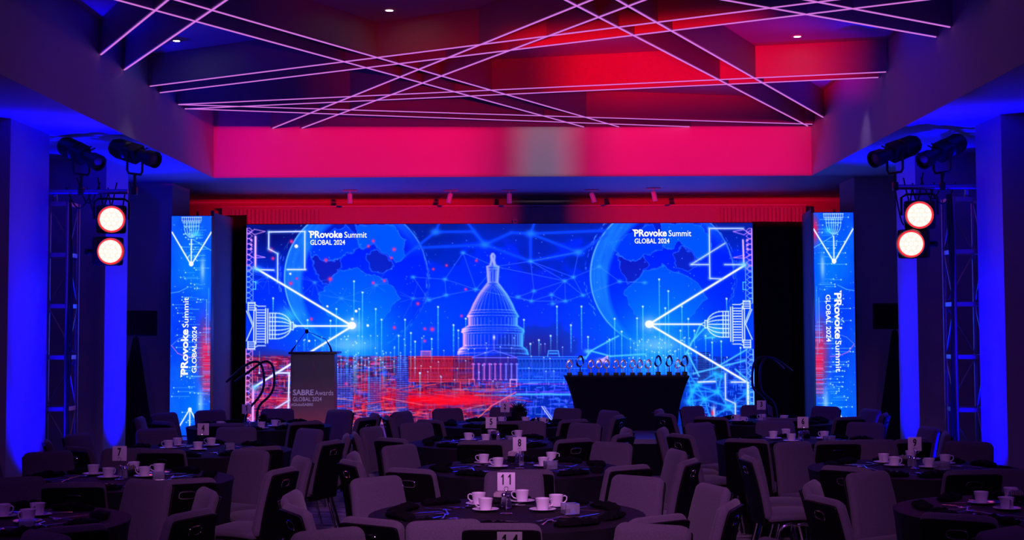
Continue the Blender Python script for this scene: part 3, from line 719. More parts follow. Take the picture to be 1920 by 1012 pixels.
def logo(x, y, parent):
    stext('PRovoke', x+3, y, x+64, y+13.5, parent, .028); stext('Summit', x+67.5, y+1.5, x+110, y+13, parent, .006); stext('GLOBAL 2024', x+3.5, y+17, x+69, y+26.5, parent, .012)
    mb = MB(); mb.add([spt(x-1, y), spt(x+3.4, y), spt(x+2.5, y+4)], [(0, 1, 2)]); mb.build('logo_mark', M['scrw'], parent, smooth=False)
logo(578, 433, scr); logo(1188, 430, scr)

# LED side banners
def banner(xa, xb, ya, yb, yd, flip, seed, label):
    x0 = at(xa, 600, yd).x; x1 = at(xb, 600, yd).x; zt = at((xa+xb)/2, ya, yd).z; zb = ST+.012
    th = thing('led_banner', label, 'screen', ((x0+x1)/2, yd+.04, zb), 'tall LED banners beside the screen')
    mb = MB(); mb.box((x0-.006, yd+.004, zb-.01), (x1+.006, yd+.09, zt+.006)); mb.build('banner_housing', M['black'], th, smooth=False)
    led_mesh('display_panel', draw_panel(seed, flip), x0, x1, zt, zb, yd, lambda U, V: (76*U, 392*V), th, 150, 700)
    W_, H_ = x1-x0, zt-zb
    def P(u, v): return Vector((x0+W_*u/76, yd-.004, zt-H_*v/392))
    if not flip:   # reads upwards
        for t, u0, u1, v0, v1, b in (('PRovoke', 34, 20, 284, 203, .028), ('Summit', 34, 23, 200, 146, .006), ('GLOBAL 2024', 50, 41, 281, 198, .012)):
            text('lettering', t, P(u0, v0), P(u0, v1)-P(u0, v0), P(u1, v0)-P(u0, v0), M['scrw'], th, b)
        mb = MB(); mb.add([P(20, 289), P(20, 284.5), P(24, 286)], [(0, 1, 2)]); mb.build('logo_mark', M['scrw'], th, smooth=False)
    else:          # reads downwards
        for t, u0, u1, v0, v1, b in (('PRovoke', 37, 51, 142, 223, .028), ('Summit', 38, 49, 226, 281, .006), ('GLOBAL 2024', 21, 30, 145, 228, .012)):
            text('lettering', t, P(u0, v0), P(u0, v1)-P(u0, v0), P(u1, v0)-P(u0, v0), M['scrw'], th, b)
        mb = MB(); mb.add([P(51, 137), P(51, 141.5), P(47, 140)], [(0, 1, 2)]); mb.build('logo_mark', M['scrw'], th, smooth=False)
    return x0, x1, zt
lx = banner(320, 395, 405, 795, 18.12, False, 31, 'tall narrow LED banner left of the stage, text reading upwards')
rx = banner(1528, 1603, 398.5, 792, 17.85, True, 47, 'tall narrow LED banner right of the stage, text reading downwards')

# drapes
def drape(name, label, A, B, z0, zA, zB, matl, amp=.02, freq=22):
    A = Vector(A); B = Vector(B); L = (B-A).length; n = max(12, int(L*60)); u = (B-A).normalized(); nn = Vector((-u.y, u.x, 0))
    top, bot = [], []
    for i in range(n+1):
        t = i/n; p = A+u*(L*t)+nn*(amp*math.sin(t*L*freq+.6*math.sin(t*L*7)))
        top.append(p+Vector((0,0,zA+(zB-zA)*t))); bot.append(p+Vector((0,0,z0)))
    mb = MB(); th_ = nn*.006
    mb.add(bot+top, [(i, i+1, n+2+i, n+1+i) for i in range(n)])
    o = mb.build(name, matl); tag(o, label, 'drape'); return o
zt = at(440, 403, 20.2).z
drape('black_drape', 'black drape hanging between the left banner and the big screen', (at(405,600,20.3).x, 20.3, 0), (at(462,600,20.2).x, 20.2, 0), ST, zt, zt, M['drape'])
drape('black_drape', 'black drape hanging between the big screen and the right banner', (at(1412,600,20.2).x, 20.2, 0), (at(1520,600,20.3).x, 20.3, 0), ST, at(1460,415,20.2).z, at(1460,415,20.2).z, M['drape'])
def wingp(label, A, B, za, zb):
    th = thing('masking_flat', label, 'panel', ((A[0]+B[0])/2, (A[1]+B[1])/2, ST))
    u = (Vector((B[0], B[1], 0))-Vector((A[0], A[1], 0))).normalized(); nn = Vector((-u.y, u.x, 0))*.02
    mb = MB(); a = Vector((A[0], A[1], 0)); b = Vector((B[0], B[1], 0))
    lo = [a-nn, b-nn, b+nn, a+nn]
    mb.add([p+Vector((0,0,ST+.002)) for p in lo]+[lo[0]+Vector((0,0,za)), lo[1]+Vector((0,0,zb)), lo[2]+Vector((0,0,zb)), lo[3]+Vector((0,0,za))],
           [(0,3,2,1),(4,5,6,7),(0,1,5,4),(1,2,6,5),(2,3,7,6),(3,0,4,7)])
    mb.build('cloth_face', M['wing'], th, smooth=False)
    mb = MB(); mb.box((a.x-.02, a.y-.02, ST+.002), (a.x+.02, a.y+.02, za+.03)); mb.build('corner_post', M['black'], th, smooth=False)
wingp('dark blue cloth side flat behind the left banner', (at(397,600,18.27).x, 18.27), (at(433,600,20.1).x, 20.1), at(397,399,18.27).z, at(430,408,20.1).z)
wingp('dark blue cloth side flat behind the right banner', (at(1526,600,18.0).x, 18.0), (at(1509,600,19.95).x, 19.95), at(1520,392,18.0).z, at(1509,403,19.95).z)

# pelmet above the screen, curtains gathered at both ends
pz0 = at(937, 418, 20.3).z; pz1 = at(937, 387, 20.3).z
th = thing('pelmet', 'long red-lit pelmet board running above the LED wall', 'pelmet', (0, 20.5, pz0))
px0 = at(415, 400, 20.3).x; px1 = at(1512, 400, 20.3).x
mb = MB(); mb.box((px0, 20.34, pz0), (px1, 20.6, pz1)); mb.build('face_board', M['pelmet'], th, smooth=False)
mb = MB(); mb.box((px0-.01, 20.30, pz1), (px1+.01, 20.62, pz1+.02)); mb.build('top_rail', M['white'], th, smooth=False)
mb = MB(); mb.box((px0-.4, 20.62, pz0-.02), (px1+.45, 20.75, pz1-.02)); mb.build('rear_board', M['pelmet'], th, smooth=False)
for xa, xb, lb in ((430, 600, 'gathered pleated curtain at the left end of the pelmet'), (1350, 1506, 'gathered pleated curtain at the right end of the pelmet')):
    a = at(xa, 400, 20.3).x; b = at(xb, 400, 20.3).x
    drape('pleated_curtain', lb, (a, 20.31, 0), (b, 20.31, 0), pz0, pz1-.03, pz1-.03, M['pelmet'], .013, 110)
mb = MB()
p = at(966, 415, 20.2); q = .03
for a, b in (((-q, -.02, -q), (-q*.45, .0, q)), ((q*.45, -.02, -q), (q, .0, q)), ((-q*.5, -.02, q*.5), (q*.5, .0, q)), ((-q*.5, -.02, -q), (q*.5, .0, -q*.5))):
    mb.box(p+Vector(a), p+Vector(b))
tag(mb.build('wall_sensor', M['white'], smooth=False), 'small square white sensor frame above the middle of the screen', 'sensor')

# track spots below the soffit
TR = [((656, 357), (656, 378), 'white'), ((845, 357), (840, 382), 'white'), ((955, 357), (955, 384), 'white'), ((1109, 356), (1116, 382), 'white'), ((1225, 353), (1229, 378), 'white')]
TL = ['first ceiling spotlight from the left, hanging straight above the podium', 'second ceiling spotlight from the left, tilted to the left', 'middle ceiling spotlight hanging straight down', 'fourth ceiling spotlight from the left, tilted to the right', 'rightmost ceiling spotlight, pink lit, above the trophy table']
for (a, b, m_), lb in zip(TR, TL):
    p = atz(a[0], a[1]-1, Z1); d = p.y
    q = at(b[0], b[1], d)
    th = thing('ceiling_spotlight', lb, 'spotlight', p, 'small ceiling spotlights above the stage')
    mb = MB(); mb.cham((p.x-.1, p.y-.02, Z1-.018), (p.x+.1, p.y+.02, Z1-.001), .004); mb.build('track_plate', M['white'], th)
    mb = MB(); mb.tube([p-Vector((0,0,.015)), p-Vector((0,0,.055))], .008); mb.build('stem', M['white'], th)
    top = p-Vector((0,0,.05)); dr = (q-top).normalized(); Mx = Vector((0,0,1)).rotation_difference(dr).to_matrix()
    mb = MB(); mb.lathe([(.02, -.005), (.033, .005), (.034, .13), (.028, .135), (.026, .12)], top, 16, Mx); mb.build('head', M['white'], th)

# ------------------------------------------------------------------ podium
yd = 18.6
x0 = at(545, 700, yd).x; x1 = at(627, 700, yd).x; zt = at(586, 661, yd).z
pod = thing('podium', 'podium with printed awards front standing at the left of the stage', 'podium', ((x0+x1)/2, yd+.25, ST))
mb = MB(); mb.cham((x0+.02, yd+.015, ST+.001), (x1-.02, yd+.45, zt-.02), .008); mb.build('body', M['black'], pod)
mb = MB(); mb.cham((x0-.03, yd-.02, zt-.02), (x1+.03, yd+.5, zt+.012), .006); mb.build('top', M['black'], pod)
def podmat():
    m = bpy.data.materials.new('podium_print'); m.use_nodes = True; nt = m.node_tree; b = nt.nodes['Principled BSDF']
    g = nt.nodes.new('ShaderNodeTexCoord'); s = nt.nodes.new('ShaderNodeSeparateXYZ'); r = nt.nodes.new('ShaderNodeValToRGB')
    nt.links.new(g.outputs['Generated'], s.inputs[0]); n = nt.nodes.new('ShaderNodeTexNoise'); n.inputs['Scale'].default_value = 9
    ma = nt.nodes.new('ShaderNodeMath'); ma.operation = 'MULTIPLY_ADD'; ma.inputs[1].default_value = .12
    nt.links.new(n.outputs['Fac'], ma.inputs[0]); nt.links.new(s.outputs['Z'], ma.inputs[2]); nt.links.new(ma.outputs[0], r.inputs[0])
    e = r.color_ramp.elements; e[0].position = .05; e[0].color = (.55,.07,.10,1); e[1].position = .8; e[1].color = (.03,.02,.05,1)
    q = e.new(.4); q.color = (.16,.045,.09,1)
    nt.links.new(r.outputs[0], b.inputs['Base Color']); b.inputs['Roughness'].default_value = .5
    return m
mb = MB(); mb.box((x0, yd-.003, ST+.01), (x1, yd+.012, zt-.022)); fp = mb.build('front_panel', podmat(), pod, smooth=False); fp['label'] = 'dark to red printed panel with a dome and awards lettering'
def pp(px, py): return at(px, py, yd-.006)
for t, a, b, bo in (('SABRE', (549, 741), (588, 730), .03), ('Awards', (590, 741), (625, 731.5), .006), ('GLOBAL 2024', (549, 752), (603, 744), .012), ('#GlobalSABRE', (545.5, 761.5), (587, 755.5), .012)):
    A = pp(a[0], a[1]); B = pp(b[0], a[1]); Cc = pp(a[0], b[1]); B.z = A.z; Cc.x = A.x
    text('lettering', t, A, B-A, Cc-A, M['tube'], fp, bo)
mb = MB()
def ln(pts, r=.0016): mb.tube([pp(*p) for p in pts], r, 4)
dm = [(0,675),(1.5,690),(3,694),(3.5,704),(9,710),(15,720),(18,730)]
for s_ in (-1, -.6, -.25, .25, .6, 1): ln([(588+s_*a, b) for a, b in dm])
ln([(568,731),(608,731)]); ln([(571,727),(605,727)])
mb.build('dome_print', mat('print_line', (.2,.09,.18), .6, noise=.05), fp)
for s_ in (-1, 1):
    mb = MB(); bx = pod.location.x+s_*.2
    if s_ < 0: P_ = [at(545.5,661,yd+.1), at(548,656,yd+.1), at(556,645,yd+.1), at(574,621,yd+.1)]
    else: P_ = [at(622,661,yd+.1), at(619,650,yd+.1), at(611,636,yd+.1), at(576,621,yd+.1)]
    mb.tube(P_[:2]+P_[2:], [.016,.012,.005,.005], 8)
    o = mb.build('podium_microphone', M['black']); tag(o, 'thin gooseneck microphone on the podium, %s one' % ('left' if s_ < 0 else 'right'), 'microphone')
    mb = MB(); e = P_[-1]; mb.lathe([(.004,-.03),(.016,-.02),(.02,0),(.016,.02),(.004,.03)], e, 12); mb.build('capsule', M['black'], o, world=True)
# ------------------------------------------------------------------ trophy table and trophies
yd = 18.9
c0 = at(1176.5, 705, yd); ztt = c0.z
def roundrect(cx, cy, z, hw, hd, r=.05, k=5):
    pts = []
    for sx, sy, a0 in ((1,1,0),(-1,1,PI/2),(-1,-1,PI),(1,-1,3*PI/2)):
        for i in range(k+1):
            a = a0+PI/2*i/k; pts.append(Vector((cx+sx*(hw-r)+r*math.cos(a), cy+sy*(hd-r)+r*math.sin(a), z)))
    return pts
tt = thing('trophy_table', 'table in a flared black stretch cover holding a row of trophies', 'table', (c0.x, yd+.3, ST))
pr = [(0, .665), (.12, .68), (.25, .69), (.4, .72), (.52, .755), (.62, .79), (.70, .825), (.722, .832)]
H_ = ztt-ST
mb = MB(); mb.rings([roundrect(c0.x, yd+.3, ST+.002+z/.722*(H_-.002), hw, .3*hw/.83, .06) for z, hw in pr]); mb.build('stretch_cover', M['drape'], tt)
TX = [(1067.7,0),(1088,1),(1108,0),(1123,0),(1137.5,0),(1155,0),(1168,0),(1186,0),(1200,0),(1215.6,0),(1234,1),(1255,1),(1271,0),(1284,1)]
ordn = ['first','second','third','fourth','fifth','sixth','seventh','eighth','ninth','tenth','eleventh','twelfth','thirteenth','fourteenth']
for i, (px, tall) in enumerate(TX):
    b = at(px, 704, yd+.12); b.z = ztt
    th = thing('trophy', '%s silver loop trophy on a black block, %s from the left' % ('taller' if tall else 'small', ordn[i]), 'trophy', b, 'award trophies in a row')
    hb = .055 if tall else .045; hh = .2 if tall else .16
    mb = MB(); mb.cham((b.x-.032, b.y-.032, b.z+.001), (b.x+.032, b.y+.032, b.z+hb), .003); mb.build('base', M['shell'], th)
    mb = MB(); mb.tube([b+Vector((0,0,hb)), b+Vector((0,0,hb+.075))], [.008,.006], 8); mb.build('stem', M['trophy'] if not tall else M['rail'], th)
    mb = MB(); pts = []
    rot = rng.uniform(-.5, .5); cz = hb+hh*.62; n = 22
    for k in range(n):
        a = 2*PI*k/n; r = hh*.25*(1+.8*max(0, math.sin(a))**5)
        x = r*math.cos(a)*.9; z = r*math.sin(a)
        pts.append(b+Vector((x*math.cos(rot), x*math.sin(rot)+.012*math.sin(2*a), cz+z+.12*x)))
    mb.tube(pts, [.010+.005*math.sin(k*.6) for k in range(n)], 7, closed=True); mb.build('loop', M['trophy'] if not tall else M['rail'], th)
    mb = MB(); mb.tube([b+Vector((-.02,0,cz+hh*.25)), b+Vector((.004,0,cz+hh*.38)), b+Vector((.0,0,cz+hh*.52))], [.010,.008,.001], 6); mb.build('tip', M['trophy'] if not tall else M['rail'], th)

# handrails of the stage steps
def rail(label, pts, d, m_, r=.0145):
    P_ = [at(x, y, d) for x, y in pts]; P_[-1].z = .002
    # smooth
    for _ in range(2):
        Q = [P_[0]]
        for a, b in zip(P_[:-1], P_[1:]): Q += [a*.75+b*.25, a*.25+b*.75]
        Q.append(P_[-1]); P_ = Q
    mb = MB(); mb.tube(P_, r, 8); o = mb.build('handrail', m_); tag(o, label, 'handrail', 'stage step handrails')
rail('thick black curved handrail left of the podium, left one', [(424,716),(455,688),(474,677),(489,679),(495,700),(495,727),(485,746),(466,766),(458,790),(457,885)], 17.0, M['black'])
rail('thick black curved handrail left of the podium, right one', [(440,716),(478,688),(497,675),(511,682),(515,705),(513,730),(503,745),(484,760),(480,790),(480,885)], 17.15, M['black'])
rail('thin shiny curved handrail right of the screen, left one', [(1470,692),(1447,670),(1428,668),(1414,676),(1410,700),(1411,728),(1422,738),(1437,752),(1440,790),(1440,885)], 17.0, M['rail'], .014)
rail('thin shiny curved handrail right of the screen, right one', [(1486,696),(1455,672),(1438,669),(1427,680),(1424,700),(1426,731),(1436,742),(1453,755),(1457,790),(1457,885)], 17.15, M['rail'], .014)
# small floor box before the stage
p = at(741, 876, 17.2); p.z = 0
th = thing('floor_monitor', 'small pale grey box on the floor in front of the stage', 'box', p)
mb = MB(); mb.cham((p.x-.1, p.y-.1, .0), (p.x+.1, p.y+.1, .19), .012); mb.build('case', M['card'], th)
mb = MB(); mb.box((p.x-.07, p.y-.106, .04), (p.x+.07, p.y-.1, .15)); mb.build('grille', M['black'], th)

# ------------------------------------------------------------------ loudspeakers on stands with scrims
def speaker(cx, yd, z0, z1, w_, sgn, label):
    th = thing('loudspeaker', label, 'loudspeaker', (cx, yd, z0), 'black loudspeakers on covered stands')
    Mx = Matrix.Translation((cx, yd, 0)) @ Matrix.Rotation(sgn*.5, 4, 'Z')
    mb = MB(); mb.cham((-w_/2, -.17, z0), (w_/2, .17, z1), .015, Mx); mb.build('cabinet', M['black'], th)
    mb = MB(); mb.box((-w_/2+.02, -.18, z0+.02), (w_/2-.02, -.171, z1-.02), Mx); mb.build('grille', M['shell'], th)
    mb = MB(); hw = .36
    st = thing('speaker_stand', 'black tapering scrim-covered stand under the %s loudspeaker' % ('left' if sgn > 0 else 'right'), 'stand', (cx, yd, 0), 'speaker stands with black scrims')
    rs = []
    for z, r in ((0, .40), (z0*.5, .21), (z0-.02, .04)): rs.append([Vector((cx+r*math.cos(a), yd+r*math.sin(a)*.6, z)) for a in np.linspace(0, 2*PI, 4)[:3]+PI/2])
    mb.rings(rs); mb.build('scrim', M['drape'], st, smooth=False)
    mb = MB(); mb.tube([(cx, yd, z0-.3), (cx, yd, z0-.001)], .018); mb.build('pole', M['black'], st)
a = at(240, 630, 17.4)
speaker(a.x+.1, 17.4, a.z, at(240, 582, 17.4).z, .44, 1, 'black loudspeaker beside the left column on a covered stand')
a = at(1680, 617, 17.2)
speaker(a.x-.02, 17.2, a.z, at(1680, 568, 17.2).z, .44, -1, 'black loudspeaker beside the right column on a covered stand')

# ------------------------------------------------------------------ truss towers and lamps
def truss(cx, cy, H, label, cyl=0):
    th = thing('truss_tower', label, 'truss tower', (cx, cy, 0), 'aluminium truss towers')
    h = .145; r = .024
    mb = MB(); mb.cham((cx-.19, cy-.19, 0), (cx+.19, cy+.19, .02), .005); mb.build('base_plate', M['alu'], th)
    for sx in (-1, 1):
        for sy in (-1, 1):
            mb = MB(); mb.tube([(cx+sx*h, cy+sy*h, .02), (cx+sx*h, cy+sy*h, H)], r, 12); mb.build('chord', M['alu'], th)
    zs = [H-.02-.5*i for i in range(int(H/.5)+1)]
    for z in zs:
        mb = MB()
        for a, b in (((-h,-h),(h,-h)),((h,-h),(h,h)),((h,h),(-h,h)),((-h,h),(-h,-h))):
            mb.box((min(cx+a[0], cx+b[0])-.012, min(cy+a[1], cy+b[1])-.012, z-.02), (max(cx+a[0], cx+b[0])+.012, max(cy+a[1], cy+b[1])+.012, z+.02))
        mb.build('rung', M['alu'], th, smooth=False)
    for i in range(len(zs)-1):
        z0, z1 = zs[i+1], zs[i]; f = 1 if i % 2 else -1; mb = MB()
        mb.tube([(cx-h, cy-f*h, z0), (cx-h, cy+f*h, z1)], .009, 6); mb.build('diagonal_brace', M['alu'], th)
        mb = MB(); mb.tube([(cx+h, cy+f*h, z0), (cx+h, cy-f*h, z1)], .009, 6); mb.build('diagonal_brace', M['alu'], th)
        mb = MB(); mb.tube([(cx-f*h, cy-h, z0), (cx+f*h, cy-h, z1)], .009, 6) if False else mb.tube([(cx-f*h, cy+h, z0), (cx+f*h, cy+h, z1)], .009, 6); mb.build('diagonal_brace', M['alu'], th)
    # cable loom
    for k in range(3):
        mb = MB(); pts = [Vector((cx+(.17+.012*k)*(-1 if cx > 0 else 1)+.015*math.sin(z*3+k), cy-h-.035-.01*k, z)) for z in np.linspace(.15, H+.02, 24)]
        mb.tube(pts, .011, 6); mb.build('cable', M['black'], th)
    return th
def parcan(c, aim, label, arm):
    """wash lamp head: square housing, round lens, yoke"""
    c = Vector(c); th = thing('wash_lamp', label, 'stage lamp', c, 'glowing red wash lamps')
    dr = (Vector(aim)-c).normalized(); Mx = Matrix.Translation(c) @ dr.to_track_quat('-Y', 'Z').to_matrix().to_4x4()
    mb = MB(); mb.cham((-.145, .03, -.14), (.145, .17, .14), .035, Mx)
    ring = []
    def lat(prof, mb, k=28):
        rs = [[Mx @ Vector((r*math.cos(2*PI*q/k), y, r*math.sin(2*PI*q/k))) for q in range(k)] for r, y in prof]; mb.rings(rs)
    mb.build('housing', M['black'], th)
    mb = MB(); lat([(.14, .04), (.142, -.03), (.132, -.05), (.128, -.045), (.124, .0)], mb); mb.build('bezel', M['black'], th)
    mb = MB(); lat([(.127, -.008), (.127, -.02), (.116, -.022), (.112, -.012)], mb); mb.build('glowing_rim', M['redrim'], th)
    mb = MB()
    lat([(.112, -.005), (.110, -.018)], mb); mb.build('lens', M['lensbase'], th)
    mb = MB()
    for i in range(19):
        if i == 0: x = z = 0
        elif i < 7: a = i*PI/3; x, z = .045*math.cos(a), .045*math.sin(a)
        else: a = i*PI/6; x, z = .088*math.cos(a), .088*math.sin(a)
        rs = [[Mx @ Vector((x+r*math.cos(2*PI*q/10), y, z+r*math.sin(2*PI*q/10))) for q in range(10)] for r, y in ((.019,-.018),(.015,-.028),(.006,-.031))]; mb.rings(rs)
    lens = mb.build('lens_cells', M['redlens'], th); lens['label'] = 'bright white glowing cells'
    mb = MB()
    if arm == 'top':
        mb.tube([Mx @ Vector(p) for p in ((-.165,.1,0),(-.165,.1,.17),(-.12,.1,.2),(.12,.1,.2),(.165,.1,.17),(.165,.1,0))], .012, 6)
    else:
        s_ = arm; q = Mx @ Vector((0, .16, 0)); mb.tube([Mx @ Vector((0,.17,0)), Mx @ Vector((0,.24,0)), c+Vector((s_*.25, .05, 0))], .03, 8)
        mb.cham((-.09,.16,-.09), (.09,.26,.09), .02, Mx)
    mb.build('yoke', M['black'], th)
    l = spot('wash_lamp_light', c+dr*.06, aim, 8, (1, .02, .02), 60, .7, .1)
def leko(rear, front, clampz, label):
    rear = Vector(rear); front = Vector(front); c = (rear+front)/2
    th = thing('profile_spotlight', label, 'stage lamp', c, 'black profile spotlights on the truss pipes')
    dr = (front-rear); L = dr.length; dr.normalize(); Mx = Matrix.Translation(rear) @ Vector((0,0,1)).rotation_difference(dr).to_matrix().to_4x4()
    mb = MB(); mb.lathe([(.03, -.02), (.085, 0), (.1, .05), (.1, L*.33), (.085, L*.36)], (0,0,0), 10, Mx); mb.build('lamp_housing', M['black'], th)
    mb = MB(); mb.cham((-.075, -.075, L*.33), (.075, .075, L*.62), .012, Mx); mb.build('gate', M['black'], th)
    mb = MB(); mb.lathe([(.062, L*.6), (.062, L*.8), (.078, L*.82), (.082, L), (.07, L), (.066, L*.93)], (0,0,0), 20, Mx, cap=False); mb.build('lens_tube', M['black'], th)
    mb = MB(); mb.lathe([(.067, L*.93), (.05, L*.955), (.0005, L*.97)], (0,0,0), 20, Mx); mb.build('lens', M['glass'], th)
    for k in (.42, .52):
        mb = MB(); mb.box((-.004, .07, L*k), (.004, .15, L*k+.012), Mx); mb.build('shutter', M['black'], th)
    g = rear+dr*(L*.5); sd = Vector((dr.y, -dr.x, 0)).normalized()*.1; u = Vector((0,0,-1))
    bz = clampz
    mb = MB(); P_ = [g+sd, g+sd+u*.17, g+sd*.8+u*.2, g-sd*.8+u*.2, g-sd+u*.17, g-sd]; mb.tube(P_, .012, 6); mb.build('yoke', M['black'], th)
    mb = MB(); q = g+u*.2; mb.tube([q, (q.x, q.y, bz+.03)], .014, 6); mb.cham((q.x-.025, q.y-.03, bz-.035), (q.x+.025, q.y+.03, bz+.045), .008); mb.build('clamp', M['black'], th)
def rig(side):
    if side < 0:
        DT = 13.95; c = at(110, 400, DT); cx = c.x; H = at(110, 378, DT-.15).z; pipe = [at(76, 357, 13.80), at(240, 362, 13.80)]
        nm = 'left'
    else:
        DT = 13.65; c = at(1806, 400, DT); cx = c.x; H = at(1806, 369, DT-.15).z; pipe = [at(1832, 348, 13.48), at(1680, 353, 13.48)]
        nm = 'right'
    truss(cx, DT, H, 'silver box truss tower standing beside the %s column' % nm)
    y0 = pipe[0].y; zc = (pipe[0].z+pipe[1].z)/2
    a = Vector((pipe[0].x, y0, zc)); b = Vector((pipe[1].x, y0, zc))
    th = thing('truss_pipe', 'horizontal lamp pipe clamped on top of the %s truss' % nm, 'pipe', (cx, y0, H))
    mb = MB(); mb.tube([a, b], .024, 12); mb.build('tube', M['alu'], th)
    mb = MB(); mb.tube([(cx, y0+.05, H+.001), (cx, y0+.02, zc-.02)], .03, 8); mb.build('riser', M['alu'], th)
    for x in (a.x, b.x):
        s_ = .02 if x < cx else -.02
    if side < 0:
        L = [((120,272),(186,306)), ((215,276),(292,300))]; Pr = [((209,411), 'top'), ((206,471), -1)]
    else:
        L = [((1716,270),(1638,299)), ((1800,266),(1730,302))]; Pr = [((1724,403), 'top'), ((1709,457), 1)]
    for k, (r, f) in enumerate(L):
        leko(at(*r, y0+.12), at(*f, y0-.16), zc, '%s black profile spotlight on the %s truss pipe' % (('outer' if (k == 0) == (side < 0) else 'inner'), nm))
    for k, (p, arm) in enumerate(Pr):
        q = at(*p, y0-.05)
        aim = Vector((0, 0, 1.8)) if k == 0 else Vector((side*-2.6, 1, 1.6))
        parcan(q, aim, '%s red wash lamp on the %s truss' % ('upper' if k == 0 else 'lower', nm), arm if arm == 'top' else side)
    # power cables drooping between the lamps
    for k in range(5):
        x0 = cx+(-side)*(.1+.1*k); x1 = cx+(-side)*(.35+.08*k); mb = MB(); z0 = zc+.1*(k % 2)+.05; dip = .18+.05*k
        pts = [Vector((x0+(x1-x0)*t, y0+.06+.01*k, z0+(-.05)*t-dip*math.sin(PI*t))) for t in np.linspace(0, 1, 12)]
        mb.tube(pts, .007, 6); o = mb.build('power_cable', M['black']); tag(o, 'thin black power cable on the %s truss, %s loop' % (nm, ['shallowest','second shallowest','middle','second deepest','deepest'][k]), 'cable', 'black power cables looped on the %s truss' % nm)
rig(-1); rig(1)
# blue uplights at the columns
UP = [(-4.16, 13.25, -4.62, 'left column nearest the camera'), (-4.18, 16.15, -4.64, 'left column behind the left truss'),
      (3.84, 13.06, 4.30, 'right column nearest the camera'), (3.84, 15.9, 4.30, 'right column behind the right truss')]
for x, y, xw, lb in UP:
    th = thing('uplight', 'small black floor uplight shining blue on the %s' % lb, 'uplight', (x, y, 0), 'blue floor uplights')
    mb = MB(); mb.lathe([(.06, .02), (.07, .03), (.07, .16), (.055, .165), (.05, .15)], (x, y, 0), 18); mb.build('can', M['black'], th)
    mb = MB(); mb.tube([(x-.08, y, .1), (x-.08, y, .0), (x+.08, y, .0), (x+.08, y, .1)], .008, 6); mb.build('bracket', M['black'], th)
    spot('uplight_spot', (x, y, .2), (xw, y, 2.0), 420, BLU, 92, 1.0, .03)
    spot('uplight_spot', (x, y, .2), (xw, y, 3.3), 1500, BLU, 44, 1.0, .03)

# ------------------------------------------------------------------ chairs
def rr(cx_w, t, k=4):
    """rounded rectangle section, half width w, half thickness t"""
    pts = []; r = min(t, cx_w)*.98
    for sx, sy, a0 in ((1,1,0),(-1,1,PI/2),(-1,-1,PI),(1,-1,3*PI/2)):
        for i in range(k):
            a = a0+PI/2*i/(k-1); pts.append((sx*(cx_w-r)+r*math.cos(a), sy*(t-r)+r*math.sin(a)))
    return pts
def loft(prof, wf, tf, off=0.0):
    """prof: (y,z) points; section along x; off = shift along the normal"""
    n = len(prof); rs = []
    for i, (y, z) in enumerate(prof):
        a = prof[max(0, i-1)]; b = prof[min(n-1, i+1)]; ty, tz = b[0]-a[0], b[1]-a[1]; L = math.hypot(ty, tz); ty /= L; tz /= L
        ny, nz = tz, -ty
        t = i/(n-1)
        rs.append([Vector((x, y+ny*(h+off), z+nz*(h+off))) for x, h in rr(wf(t), tf(t))])
    mb = MB(); mb.rings(rs); return mb
def endround(t, w0, w1, rt, lo=.0):
    # corner rounding near both ends
    w_ = w0+(w1-w0)*t
    e = min(t/rt, (1-t)/rt, 1.0)
    return w_-.045*(1-math.sqrt(max(0, 1-(1-e)**2)))
